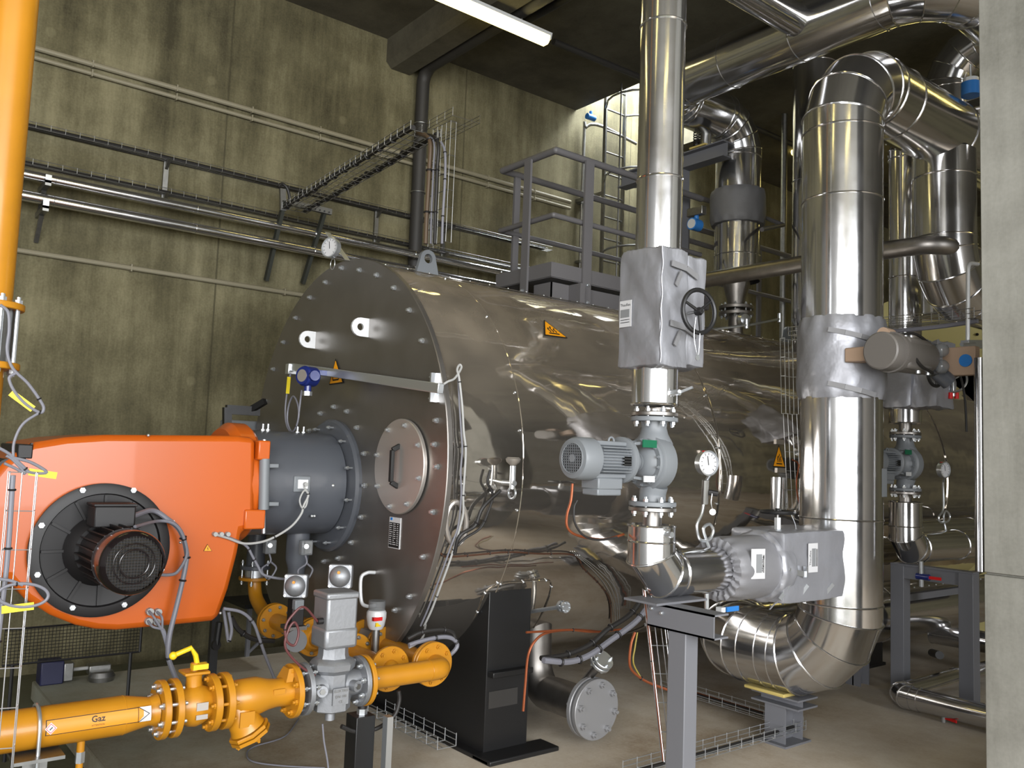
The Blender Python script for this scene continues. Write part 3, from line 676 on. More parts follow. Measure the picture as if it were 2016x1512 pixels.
q.part(fcw, 'fan_grille', blkgl, kind='stuff'); MB().cyl((gx-.03, fc.y, fc.z), (gx-.025, fc.y, fc.z), .12, n=40).part(fcw, 'fan_disc', ink); MB().torus((gx, fc.y, fc.z), (1, 0, 0), .06, .004).part(fcw, 'grille_ring', blkgl)
MB().torus((gx, fc.y, fc.z), (1, 0, 0), .085, .003).part(fcw, 'grille_ring', blkgl)
# glands on the casing
for a, b in ((293, 1203), (309, 1204), (291, 1222), (306, 1223)): c = at(a, b, x=XS); MB().cyl(c, c+V((.03, 0, 0)), .018, n=8).part(cas, 'cable_gland', cabw)
for a, b in ((421, 1051), (433, 1051), (446, 1051)): c = at(a, b, x=XS); MB().cyl(c, c+V((.03, 0, 0)), .012, n=8).part(cas, 'cable_gland', cabw)
for a, b in ((355, 1068), (434, 1207), (292, 857)): MB().sphere(at(a, b, x=XS), .008).part(cas, 'casing_screw', zinc)
sign_tri('small yellow electrical warning triangle on the orange burner casing', [at(408, 1071, x=XS+.001), at(400, 1085, x=XS+.001), at(417, 1085, x=XS+.001)], .002, wavy=False, bolt=True)
# cables of the burner
XC = XS+.09
cable('thick grey cable curving from the burner motor down to the gas ball valve', [tb+V((.02, .09, 0))]+pp([(300, 1005), (330, 1022), (355, 1046), (367, 1085), (366, 1110), (358, 1150), (346, 1200), (334, 1250), (331, 1290), (340, 1320), (352, 1348)], x=XC), .0125, cab, (.32, .42, .55, .85))
cable('short grey cable looping back to the fan cowl', [fc+V((.3, .07, .13))]+pp([(310, 1026), (340, 1030), (358, 1050), (368, 1090), (350, 1125), (330, 1132), (308, 1130)], x=XC+.02), .008, cab, (.5,))
for k, (a, b) in enumerate(((293, 1203), (309, 1204), (291, 1222), (306, 1223))):
    cable(['first', 'second', 'third', 'fourth'][k]+' of four thin grey cables running from the casing glands into the bundle', [at(a, b, x=XS+.03)]+pp([(a+10, b+12), (318+k*2, 1240+k), (327+k, 1270), (331, 1290)], x=XS+.07), .006, cab, group='thin gland cables')
cable('pale cable hanging in a long curve from the blast tube to the casing glands', pp([(600, 962), (607, 975), (598, 995), (593, 1012), (575, 1035), (545, 1055), (515, 1067), (480, 1070), (450, 1060), (423, 1052)], x=TX+.36), .0065, cabw, (.1, .6))
cable('small white cable loop on the blast tube port', pp([(598, 958), (606, 972), (603, 995), (595, 1000), (590, 985), (597, 968), (604, 966)], x=TX+.36), .005, cabw, (.5,))
cable('thin grey cables draped from the casing to the gas regulator', pp([(433, 1052), (460, 1062), (485, 1075), (497, 1095), (508, 1115), (520, 1132), (560, 1140), (590, 1136)], x=TX+.34), .007, cab, (.35, .5))
# ================================================================ PUMP MODULES AND CLAD PIPES
AX, AY, AR = -2.75, 3.03, .109
def aw(px, py): return at(px, py, y=AY)
za = lambda py, px=1288: at(px, py, y=AY).z
def jacket_wrap(par, c, ax, R, L, m, name='jacket_wrap', n=72, lump=.012, seed=1, n2=14):
    """quilted soft wrap: lumpy cylinder"""
    rnd = random.Random(seed); a, u, v = frame(ax); c = V(c); ph = [rnd.random()*6.28 for _ in range(6)]; q = MB(); vs = []; fs = []
    for j in range(n2+1):
        t_ = j/n2; pin = .018*(abs(2*t_-1)**6)
        for k in range(n):
            th = 2*PI*k/n; edge = .006*math.sin(14*th+ph[0])*abs(2*t_-1)**3
            rr = R-pin+edge+lump*(.5*math.sin(3*th+5*t_+ph[1])*math.sin(6*t_+ph[2])+.35*math.sin(7*th-4*t_+ph[3])+.25*math.sin(11*th+13*t_+ph[4]))
            vs.append(c+a*(L*t_)+rr*(math.cos(th)*u+math.sin(th)*v))
    for j in range(n2):
        for k in range(n): fs.append((j*n+k, j*n+(k+1) % n, (j+1)*n+(k+1) % n, (j+1)*n+k))
    fs += [tuple(reversed(range(n))), tuple(n2*n+k for k in range(n))]
    q.add(vs, fs); return q.part(par, name, m, ang=38)
def jacket_box(par, lo, hi, m, name='jacket_box', seed=1, lump=.010, N=12):
    """soft padded box with creases"""
    PW = 30; rnd = random.Random(seed); lo = V(lo); hi = V(hi); c = (lo+hi)/2; h = (hi-lo)/2; q = MB(); ph = [rnd.random()*6.28 for _ in range(8)]
    def P_(a, b, d, s):      # face coordinates
        w = [0, 0, 0]; w[d] = s; o = [i for i in range(3) if i != d]; w[o[0]] = a; w[o[1]] = b; n3 = V(w)
        # superellipse rounding
        p = V([math.copysign(1, k)*abs(k) for k in n3]); L = (abs(p.x)**PW+abs(p.y)**PW+abs(p.z)**PW)**(1/PW); p = p/L
        pos = V((p.x*h.x, p.y*h.y, p.z*h.z))
        k = lump*(math.sin(3.2*p.x+ph[0]+2*p.z)*math.sin(3*p.z+ph[1])+.5*math.sin(6*p.z+3*p.y+ph[2]+2*math.sin(3*p.x))+.25*math.sin(7*p.x+6*p.y+ph[3]+5*p.z)+.5*abs(math.sin(5*p.z+4*p.x+ph[4]))-.2*max(0, abs(p.z)-.85)*math.sin(26*(p.x+p.y))*8)
        return c+pos+V((p.x, p.y, p.z))*k
    for d in range(3):
        for s_ in (-1, 1):
            vs = [P_(-1+2*i/N, -1+2*j/N, d, s_) for i in range(N+1) for j in range(N+1)]
            q.add(vs, [(i*(N+1)+j, (i+1)*(N+1)+j, (i+1)*(N+1)+j+1, i*(N+1)+j+1) for i in range(N) for j in range(N)])
    return q.part(par, name, m, ang=60)
def strap(par, pts, m, w=.028): 
    q = MB()
    for i in range(len(pts)-1): q.beam(pts[i], pts[i+1], .006, w)
    return q.part(par, 'strap', m)
def print_label(par, c, nrm, w, h, rot=0, txt='Thauflex'):
    a = V(nrm).normalized(); up = V((0, 0, 1)); up = (up-a*up.dot(a)).normalized(); rt = up.cross(a)
    c = V(c); F = lambda x, y: c+rt*x+up*y+a*.004
    R4 = lambda x0, y0, x1, y1: [(x0, y0), (x1, y0), (x1, y1), (x0, y1)]
    MB().prism([c+rt*x+up*y for x, y in R4(-w/2, -h/2, w/2, h/2)], a*.003).part(par, 'print_label', white, 'white printed label')
    if rot:
        MB().prism([F(x, y) for x, y in R4(-w*.14, -h*.3, w*.26, h*.32)], a*.001).part(par, 'print_block', mat_g)
        s_ = -1 if rot == 1 else 1; text_part(par, txt, w*.26, ink, lambda x, y: F(s_*y-w*.3*(-s_ if s_ > 0 else 1)*(1), -s_*x*1.0))
    else:
        MB().prism([F(x, y) for x, y in R4(-w*.4, -h*.14, w*.36, h*.16)], a*.001).part(par, 'print_block', mat_g)
        text_part(par, txt, h*.15, ink, lambda x, y: F(x, y+h*.33))
    q = MB()
    for k in range(2): q.prism([F(x, y) for x, y in (R4(-w*.38, -h*(.24+.1*k), w*.38, -h*(.22+.1*k)) if not rot else R4(w*(.34+.06*k), -h*.3, w*(.36+.06*k), h*.3))], a*.001)
    q.part(par, 'print_line', ink, kind='stuff')
jack_s = mat('smooth_jacket', c3(138, 138, 142), 0.5, 0.4, bump=0.15, bscale=12)
mat_g = mat('label_grey', c3(120, 122, 124), 0.6)

def pump_module(X, Y, s, lab, second=False):
    """inline pump with motor. s scale; returns key heights"""
    zt, zb = za(821), za(997); zc = (zt+zb)/2
    O = V((X, Y, 0)); T = lambda x, y, z: V((X+x*s, Y+y*s, zc+(z-zc)*1.0))
    t = thing('inline_pump', lab, 'pump', T(0, 0, zb))
    g = grey
    for z, sg in ((zt, 1), (zb, -1)):
        fl1 = flange(MB(), (X, Y, z-sg*.012), (0, 0, 1), .110, .022).part(t, 'flange', g)
        flange(MB(), (X, Y, z+sg*.012), (0, 0, 1), .110, .020).part(t, 'counter_flange', steel_r)
        bolts(fl1, (X, Y, z), (0, 0, 1), .090, 8, .0125, L=.046, double=True, ph=PI/8)
    h = (zt-zb)/2
    # volute with necks
    q = MB(); q.tube(smooth([(X, Y, zb+.02), (X+.00, Y, zb+.06), (X+.012, Y, zb+.10)], 4), .062, 24); q.part(t, 'lower_neck', g)
    q = MB(); prof = []
    q.lathe((X, Y, zt-.02), (0, 0, -1), [(.062, 0), (.058, .03), (.066, .06), (.088, .10), (.09, .13)], 28); q.part(t, 'upper_neck', g)
    MB().lathe((X+.0, Y-.062, zc-.005), (0, 1, 0), [(.108, 0), (.128, .012), (.132, .05), (.128, .085), (.10, .115), (.05, .13)], 40).part(t, 'volute', g)
    vr = MB().lathe((X, Y-.075, zc-.005), (0, 1, 0), [(.112, 0), (.114, .004), (.114, .016)], 40).part(t, 'volute_ring', g)
    bolts(vr, (X, Y-.078, zc-.005), (0, -1, 0), .103, 14, .0075, m=g)
    MB().lathe((X, Y-.076, zc-.005), (0, -1, 0), [(.09, 0), (.075, .012), (.045, .03)], 32).part(t, 'seal_cover', g)
    q = MB()
    for k in range(8): q.lathe((X, Y-.11-.014*k, zc-.005), (0, -1, 0), [(.038, 0), (.044-.0008*k, .004), (.038, .008)], 24)
    q.part(t, 'coupling_rings', g)
    for sx in (-1, 1):
        for sz in (-1, 1):
            q = MB(); q.beam((X+sx*.045, Y-.07, zc+sz*.088), (X+sx*.055, Y-.20, zc+sz*.075), .03, .014, (0, 0, 1)); q.part(t, 'lantern_arm', g, bevel=.003)
    MB().cbox((X+.084, Y-.12, zc+.078), (.006, .09, .034)).part(t, 'type_plate', green, 'small green type plate')
    MB().cbox((X+.086, Y-.12, zc-.08), (.006, .07, .028)).part(t, 'name_plate', white_st)
    ym = Y-.2
    MB().lathe((X, ym, zc), (0, -1, 0), [(.102, 0), (.105, .004), (.105, .022), (.092, .03)], 40).part(t, 'motor_flange', g)
    m_ = t
    L = .20
    mb_ = MB().cyl((X, ym-.02, zc), (X, ym-.02-L, zc), .071, n=36).part(t, 'motor_body', g)
    for k in range(9):
        for sx in (-1, 1):
            z = zc-.052+k*.013; xx = math.sqrt(.072**2-(z-zc)**2)
            MB().box((min(X+sx*xx*.9, X+sx*.088), ym-.03-L+.02, z-.0018), (max(X+sx*xx*.9, X+sx*.088), ym-.035, z+.0018)).part(mb_, 'cooling_fin', g)
    for sg in (-1, 1):
        MB().cbox((X, ym-.13, zc+sg*.071), (.10, .20, .02)).part(t, 'motor_foot', g, bevel=.004)
    MB().torus((X+.02, ym-.10, zc+.083), (1, 0, 0), .016, .005).part(t, 'lifting_ring', g)
    MB().cbox((X+.085, ym-.06, zc-.005), (.006, .045, .042)).part(t, 'motor_plate', ink, 'black motor plate')
    yf = ym-.02-L
    fcl = MB().lathe((X, yf+.01, zc), (0, -1, 0), [(.088, 0), (.093, .004), (.093, .085), (.086, .10), (.066, .104)], 44, caps=False).part(t, 'fan_cowl', g)
    MB().lathe((X, yf-.08, zc), (0, -1, 0), [(.067, 0), (.067, .003)], 32).part(fcl, 'fan_dark', ink)
    q = MB(); yy = yf-.093
    for k in range(-5, 6):
        hh = math.sqrt(max(.0005, .066**2-(k*.0117)**2)); q.box((X+k*.0117-.0015, yy-.001, zc-hh), (X+k*.0117+.0015, yy+.001, zc+hh)); q.box((X-hh, yy-.001, zc+k*.0117-.0015), (X+hh, yy+.001, zc+k*.0117+.0015))
    q.part(fcl, 'fan_grille', g, kind='stuff'); MB().cyl((X, yy-.002, zc), (X, yy+.002, zc), .017, n=20).part(fcl, 'grille_hub', g)
    MB().torus((X, yy, zc), (0, 1, 0), .066, .003, 36).part(fcl, 'grille_ring', g)
    MB().cbox((X, ym-.13, zc-.105), (.11, .15, .05)).part(t, 'terminal_box', g, bevel=.006)
    MB().cbox((X, ym-.13, zc-.142), (.10, .145, .03)).part(t, 'terminal_lid', g, bevel=.006)
    if s != 1:
        pass
    return t, zt, zb, zc
pm, zt, zb, zc = pump_module(AX, AY, 1, 'light grey inline pump with finned motor between the two bolted flanges of the nearest pipe')
# column A above the pump
zj0, zj1 = za(728), za(503)
clad('tall slim polished pipe running from above the nearest pump jacket to the ceiling', [(AX, AY, zj1-.02), (AX, AY, ZC)], AR, rings={0: [(za(353)-zj1)/(ZC-zj1), (za(58)-zj1)/(ZC-zj1), .93]}.items(), screws=.86)
clad('short polished collar pipe between the silver jacket and the pump flange', [(AX, AY, zj0+.02), (AX, AY, za(797))], AR, rings={0: []}.items(), cap1=True)
plain_pipe('bare steel neck above the nearest pump flange', [(AX, AY, za(797)-.02), (AX, AY, zt+.022)], .045, steel_r, 'pipe_neck')
t = thing('drain_nipple', 'small clamp nipple on the short polished collar above the pump', 'valve', (AX+.1, AY, za(770)))
MB().cyl((AX+.09, AY, za(775)), (AX+.15, AY, za(775)), .014, n=10).part(t, 'nipple', zinc); MB().beam((AX+.11, AY, za(780)), (AX+.2, AY+.03, za(765)), .012, .012).part(t, 'clamp_arm', zinc)
# jacket A
t = thing('valve_jacket', 'large silver insulation jacket strapped around the valve on the tall slim pipe', 'jacket', (AX, AY, zj0))
jx1 = AX+.15; jy0 = at(1300, 620, x=jx1).y; jy1 = at(1390, 620, x=jx1).y; jx0 = at(1217, 620, y=jy0).x
jacket_box(t, (jx0, jy0, zj0), (jx1, jy0+(jy1-jy0)*.60, zj1), jack, 'jacket_body', 2, .005, 22)
jacket_box(t, (jx0+.04, jy0+(jy1-jy0)*.58, zj0+.012), (jx1-.006, jy1, zj1-.02), jack, 'bonnet_cover', 5, .005, 18)
MB().tube([(jx1+.003, jy0+.003+.004*math.sin(k), zj0+.01+(zj1-zj0-.02)*k/24) for k in range(25)], .004, 6).part(t, 'seam_piping', jack)
for z in (.34, .84):
    zz = zj0+(zj1-zj0)*z; strap(t, [(jx1+.008, jy0+.06, zz+.01), (jx1+.012, jy0+.16, zz), (jx1+.012, jy0+.24, zz-.03)], jackd); strap(t, [(jx1+.008, jy0+.13, zz-.02), (jx1+.010, jy0+.09, zz-.09)], jackd, .022)
print_label(t, at(1232, 618, y=jy0-.008), (0, -1, 0), .075, .125)
t = thing('valve_handwheel', 'black three-spoke handwheel on the side of the large silver jacket', 'handwheel', (AX+.25, AY, 2.2))
handwheel(t, at(1376, 613, x=AX+.24), (1, -.12, 0), .098, .0105, blk, 3, .07, 'wheel')
hc = at(1376, 613, x=AX+.26)
MB().tube(smooth([hc+V((0, -.02, -.03)), hc+V((0, -.03, -.12)), hc+V((0, 0, -.2)), hc+V((0, .01, -.1))], 5), .0018, 5).part(t, 'tag_chain', zinc); MB().cyl(hc+V((0, -.005, -.21)), hc+V((.003, -.005, -.21)), .014, n=14).part(t, 'tag_disc', zinc)
# lower elbow of A and run towards B
ZR = 1.095
zl = za(1035)
clad('polished elbow pipe under the nearest pump turning into the jacketed run', [(AX, AY, zl), (AX, AY, ZR), (AX, 3.56, ZR)], AR, bend=.15, ngore=2, rings={0: [], 1: []}.items(), cap0=True)
plain_pipe('bare steel neck below the nearest pump flange', [(AX, AY, zb-.022), (AX, AY, zl-.01)], .045, steel_r, 'pipe_neck')
t = thing('drain_nipple', 'small clamp nipple on the polished elbow below the pump', 'valve', (AX+.1, AY, za(1050))); MB().cyl((AX+.08, AY-.02, za(1048)), (AX+.14, AY-.02, za(1048)), .014, n=10).part(t, 'nipple', zinc)
# lower jackets
t = thing('valve_jacket', 'round silver insulation jacket around the horizontal pipe next to the grey stand', 'jacket', (AX, 3.5, ZR-.17))
jacket_wrap(t, (AX, 3.50, ZR), (0, 1, 0), .160, .40, jack_s, 'jacket_body', lump=.0015, seed=4, n=96)
q = MB(); ph_ = 0
rg = [[V((AX+(r_+.004*math.sin(17*a+i))*math.cos(a), 3.497-.006*(i == 1)-.004*math.sin(23*a+i), ZR+(r_+.004*math.sin(17*a+i))*math.sin(a))) for a in [2*PI*k/120 for k in range(120)]] for i, r_ in enumerate((.112, .130, .155))]
q.add(rg[0]+rg[1]+rg[2], [(i*120+k, i*120+(k+1) % 120, (i+1)*120+(k+1) % 120, (i+1)*120+k) for i in range(2) for k in range(120)]); q.part(t, 'gathered_end', jack_s, 'pale gathered end')
print_label(t, at(1492, 1110, x=AX+.162), (1, -.25, 0), .085, .145, rot=2)
t = thing('valve_jacket', 'square silver insulation jacket with dangling straps against the big vertical pipe', 'jacket', (AX, 4.0, ZR-.2))
jacket_box(t, (AX-.17, 3.84, ZR-.175), (AX+.16, 4.42, ZR+.185), jack, 'jacket_body', 8, .004, 22)
jacket_wrap(t, (AX, 3.82, ZR), (0, 1, 0), .185, .12, jack, 'collar', lump=.004, seed=9)
print_label(t, at(1600, 1098, x=AX+.168), (1, -.0, 0), .085, .15, rot=1)
strap(t, [at(1553, 1124, x=AX+.18), at(1588, 1131, x=AX+.185)], zinc); MB().beam(at(1586, 1115, x=AX+.185), at(1586, 1137, x=AX+.185), .02, .008).part(t, 'buckle', zinc)
for (a, b), (c, d) in (((1560, 1140), (1535, 1180)), ((1590, 1152), (1572, 1176)), ((1640, 1150), (1622, 1172))): strap(t, [at(a, b, x=AX+.17), at(c, d, x=AX+.15)], zinc, .02)
MB().tube(smooth(pp([(1585, 1175), (1560, 1182), (1530, 1186), (1515, 1200)], x=AX+.12), 4), .004, 6).part(t, 'strap_end', jackd)
t = thing('valve_handwheel', 'flat black handwheel standing above the square silver jacket', 'handwheel', at(1530, 1035, x=AX))
hc = at(1531, 1008, x=AX); handwheel(t, hc, (0, 0, 1), .085, .010, blk, 3, .1, 'wheel'); MB().cyl(hc-V((0, 0, .12)), hc-V((0, 0, .03)), .018, n=6).part(t, 'stem_nut', zinc)
MB().tube(smooth([hc+V((.03, .07, 0)), hc+V((.04, .1, -.06)), hc+V((.04, .11, -.09))], 4), .002, 5).part(t, 'tag_chain', zinc); MB().cyl(hc+V((.04, .11, -.1)), hc+V((.042, .11, -.1)), .014, n=14).part(t, 'tag_disc', zinc)
# gauge with siphon
gc = at(1394, 912, x=AX+.06)
gauge('round dial gauge with red seal beside the nearest pump', gc, (1, -.15, 0), .058, [gc+V((0, .02, -.05)), at(1390, 950, x=AX+.02), at(1386, 985, x=AX), at(1382, 1010, x=AX), at(1372, 1035, x=AX), at(1378, 1062, x=AX), at(1396, 1062, x=AX), at(1404, 1045, x=AX), at(1397, 1032, x=AX), at(1385, 1040, x=AX), at(1389, 1060, x=AX), at(1397, 1080, x=AX)])
t = thing('gauge_valve', 'dark shut-off valve under the nearest dial gauge', 'valve', at(1386, 990, x=AX))
MB().cyl(at(1387, 992, x=AX+.005), at(1389, 945, x=AX+.02), .017, n=10).part(t, 'body', steel_d); MB().cyl(at(1388, 968, x=AX), at(1412, 972, x=AX+.03), .014, n=10).part(t, 'side_port', blkpl)
MB().tube(smooth(pp([(1402, 972), (1400, 990), (1403, 1004)], x=AX+.06), 4), .002, 5).part(t, 'tag_chain', zinc); MB().cyl(at(1403, 1008, x=AX+.06), at(1403, 1008, x=AX+.064), .015, n=14).part(t, 'tag_disc', zinc)
# pressure branch pipes under boiler-side: pipe behind the pump motor

# ---------------- big pipe B
BXX, BYY, BRR = -2.72, 4.58, .226
zB = lambda py: at(1660, py, y=BYY).z
ZBT, ZBB = 3.95, .52
zq0, zq1 = zB(788), zB(630)
Ls = zB(1022)-ZBB
clad('very wide polished vertical pipe with mitred elbow turning under the floor-level run to the boiler', [(BXX, BYY, zq0+.01), (BXX, BYY, ZBB), (-3.57, BYY, ZBB), (-3.57, 9.0, ZBB)], BRR, bend=[.34, .30], ngore=4, rings={0: [(zq0-zB(1022))/(zq0-ZBB-.34), (zq0-zB(1205))/(zq0-ZBB-.34)], 1: [.4], 2: [.1, .38, .7]}.items(), screws=.60)
clad('very wide polished pipe curving over at the top and running behind the partition', [(BXX, BYY, zq1-.01), (BXX, BYY, ZBT), (BXX, 9.2, ZBT)], BRR, bend=.36, ngore=4, rings={0: [(zB(398)-zq1)/(ZBT-.36-zq1), (zB(238)-zq1)/(ZBT-.36-zq1)], 1: [.05, .22, .5]}.items(), screws=.86)
t = thing('valve_jacket', 'wide silver insulation jacket wrapped around the widest vertical pipe', 'jacket', (BXX, BYY, zq0))
jacket_wrap(t, (BXX, BYY, zq0), (0, 0, 1), BRR+.02, zq1-zq0, jack, 'jacket_body', lump=.007, seed=12, n=90)
for py in (660, 762): 
    c = [V((BXX+(BRR+.03)*math.cos(a), BYY+(BRR+.03)*math.sin(a), zB(py)-.02*k)) for k, a in enumerate([math.radians(-75), math.radians(-55), math.radians(-35), math.radians(-15)])]; strap(t, c, jackd)
# junction plate on B
c = at(1728, 950, x=BXX+.19); t = thing('cable_box', 'small flat grey cable box on the right flank of the widest pipe', 'box', c); MB().cbox(c, (.06, .10, .16)).part(t, 'box_body', grey, bevel=.004); MB().cbox(c+V((-.0, -.055, 0)), (.05, .01, .15)).part(t, 'box_lid', grey)
# actuator
ac = at(1745, 692, x=BXX+.40)
t = thing('valve_actuator', 'brown-grey electric actuator with round end cap on the widest pipe jacket', 'actuator', ac)
ag = mat('actuator_grey', c3(98, 94, 90), 0.45)
ad = V((0.05, 1, 0)).normalized()
MB().lathe(ac-ad*.06, ad, [(.092, 0), (.100, .006), (.102, .10)], 40).part(t, 'end_cap', ag)
MB().lathe(ac+ad*.03, ad, [(.11, 0), (.11, .03), (.10, .04), (.095, .30), (.09, .34)], 24).part(t, 'gear_body', ag); MB().cbox(ac+ad*.20, (.16, .26, .17)).part(t, 'motor_block', ag, bevel=.02)
MB().cbox(ac+V((-.17, .06, 0)), (.16, .09, .08)).part(t, 'yoke', beige, 'beige yoke block', bevel=.008)
MB().cyl(ac+V((-.03, .02, .10)), ac+V((-.03, .10, .10)), .035, n=20).part(t, 'top_cap', beige)
for z in (.045, -.045): MB().sphere(ac+ad*.42+V((.07, 0, z)), .04).part(t, 'clear_dome', clearp, 'clear dome')
MB().cbox(ac+ad*.42+V((0, 0, 0)), (.08, .07, .17)).part(t, 'valve_block', tubegrey, bevel=.006)
MB().cyl(ac+ad*.5+V((0, 0, -.06)), ac+ad*.56+V((.04, 0, -.12)), .045, n=20).part(t, 'positioner', tubegrey); 
MB().tube(smooth([ac+V((.02, .05, .1)), ac+V((.07, .08, .04)), ac+V((.1, .16, -.06)), ac+V((.09, .32, -.09))], 6), .008, 8).part(t, 'black_hose', rub)
MB().tube(smooth([ac+V((.02, .1, .1)), ac+V((.06, .2, .11)), ac+V((.07, .4, .05))], 6), .008, 8).part(t, 'black_hose', rub)
for k in range(2): MB().cyl(ac+ad*(.22+.1*k)+V((.05, 0, -.10)), ac+ad*(.22+.1*k)+V((.05, 0, -.07)), .013, n=8).part(t, 'drain_plug', zinc)
MB().box(ac+V((.02, .58, -.08)), ac+V((.2, .64, .08))).part(t, 'beige_box', beige, 'beige box with blue window', bevel=.005); MB().cyl(ac+V((.15, .58, 0)), ac+V((.15, .572, 0)), .035, n=20).part(t, 'blue_window', blue2)
# B support
t = thing('pipe_support', 'grey steel pedestal under the mitred elbow of the widest pipe', 'support', (-3.08, BYY, 0))
zs = ZBB-BRR-.015
MB().box((-3.18, BYY-.13, 0), (-2.98, BYY+.13, .012)).part(t, 'foot_plate', framegrey)
q = MB(); q.box((-3.15, BYY-.09, .01), (-3.01, BYY-.082, zs-.06)); q.box((-3.15, BYY+.082, .01), (-3.01, BYY+.09, zs-.06)); q.box((-3.084, BYY-.085, .01), (-3.076, BYY+.085, zs-.06)); q.part(t, 'column', framegrey)
q = MB(); q.box((-3.24, BYY-.10, zs-.06), (-2.92, BYY+.10, zs-.05)); q.box((-3.22, BYY-.03, zs-.05), (-2.94, BYY-.02, zs-.01)); q.box((-3.24, BYY-.10, zs-.01), (-2.92, BYY+.10, zs)); q.part(t, 'saddle_bracket', framegrey)
MB().box((-3.28, BYY-.12, zs), (-3.0, BYY+.06, zs+.02)).part(t, 'insulation_pad', wool, 'yellow wool pad', bevel=.006)

# ---------------- stand under A
t = thing('pipe_stand', 'grey tee-shaped steel stand under the elbow of the nearest pump pipe', 'stand', (-2.55, AY, 0))
y1 = AY+.01; zt1 = ZR-AR-.012
q = MB(); xl, xr = at(1277, 1168, y=AY-.03).x, at(1407, 1193, y=AY-.03).x
q.box((xl, y1-.045, zt1-.105), (xr, y1-.037, zt1)); q.box((xl, y1-.045, zt1-.008), (xr, y1+.055, zt1)); q.box((xl, y1-.045, zt1-.105), (xr, y1+.055, zt1-.097)); q.part(t, 'crossbeam', framegrey)
xp = at(1345, 1300, y=y1).x; MB().box((xp-.055, y1-.04, 0), (xp+.045, y1+.045, zt1-.105)).part(t, 'post', framegrey, bevel=.004)
MB().box((xp-.11, y1-.1, 0), (xp+.1, y1+.1, .012)).part(t, 'foot_plate', framegrey)
MB().box((AX-.08, y1-.1, zt1), (AX+.12, y1+.25, zt1+.01)).part(t, 'top_plate', framegrey)
bolts(t, (xl+.06, y1-.046, zt1-.03), (0, -1, 0), .03, 2, .009)
# blue tagged drain valve behind the stand
c = at(1420, 1199, x=AX+.25); t = thing('drain_valve', 'small drain valve with blue lever behind the grey stand', 'valve', c)
MB().cbox(at(1419, 1200, x=AX+.25), (.03, .03, .022)).part(t, 'block', white_st); MB().beam(at(1430, 1200, x=AX+.25), at(1453, 1197, x=AX+.25), .01, .022).part(t, 'lever', blue2, 'blue lever'); MB().cyl(at(1391, 1168, x=AX), at(1391, 1245, x=AX), .012, n=10).part(t, 'drain_tube', zinc)

# ---------------- MODULE 2, further along
X2, Y2 = -3.22, 6.3
z2 = lambda py: at(1772, py, y=Y2).z
p2, a2, b2, c2 = pump_module(0, 0, 1, 'second light grey inline pump seen past the right side of the widest pipe')
dz = (z2(857)+z2(966))/2-zc
p2.location = (X2, Y2, zb+dz); p2['W'] = list((0, 0, zb))
A2R = .115; zt2, zb2 = zt+dz, zb+dz; zj20, zj21 = z2(805), z2(672)
clad('slim polished vertical pipe behind the widest pipe with an elbow high up', [(X2, Y2, zj21-.02), (X2, Y2, z2(268)), (X2+1.6, Y2, z2(268))], A2R, bend=.2, ngore=3, rings={0: [.35], 1: [.4]}.items())
clad('short polished collar above the second pump', [(X2, Y2, zj20+.02), (X2, Y2, zt2+.09)], A2R, rings={0: []}.items(), cap1=True)
plain_pipe('bare steel neck above the second pump flange', [(X2, Y2, zt2+.10), (X2, Y2, zt2+.022)], .045, steel_r, 'pipe_neck')
t = thing('valve_jacket', 'dull silver insulation jacket on the slim pipe behind the widest pipe', 'jacket', (X2, Y2, zj20))
jacket_box(t, (X2-.16, Y2-.17, zj20), (X2+.13, Y2+.16, zj21), jack, 'jacket_body', 22, .007, 14); jacket_box(t, (X2+.08, Y2-.14, zj20+.0), (X2+.3, Y2+.12, zj21-.04), jack, 'bonnet_cover', 25, .010, 12)
t = thing('valve_handwheel', 'black handwheel on the jacket of the second pump pipe', 'handwheel', at(1842, 728, x=X2+.36)); handwheel(t, at(1842, 735, x=X2+.36), (1, -.12, 0), .09, .012, blk, 3, .07, 'wheel')
ZR2 = z2(1078)
clad('polished elbow pipe under the second pump running behind the concrete partition', [(X2, Y2, zb2-.08), (X2, Y2, ZR2), (X2, 8.6, ZR2)], A2R, bend=.16, ngore=2, rings={0: [], 1: [.3, .6]}.items(), cap0=True)
plain_pipe('bare steel neck below the second pump flange', [(X2, Y2, zb2-.022), (X2, Y2, zb2-.09)], .045, steel_r, 'pipe_neck')
gc = at(1860, 925, x=X2+.1)
gauge('round dial gauge with red seal beyond the widest pipe', gc, (1, -.15, 0), .058, [gc+V((0, .02, -.05)), at(1857, 950, x=X2), at(1857, 1000, x=X2), at(1848, 1018, x=X2), at(1852, 1028, x=X2), at(1866, 1026, x=X2), at(1870, 1015, x=X2), at(1862, 1006, x=X2), at(1858, 1020, x=X2), at(1864, 1050, x=X2)])
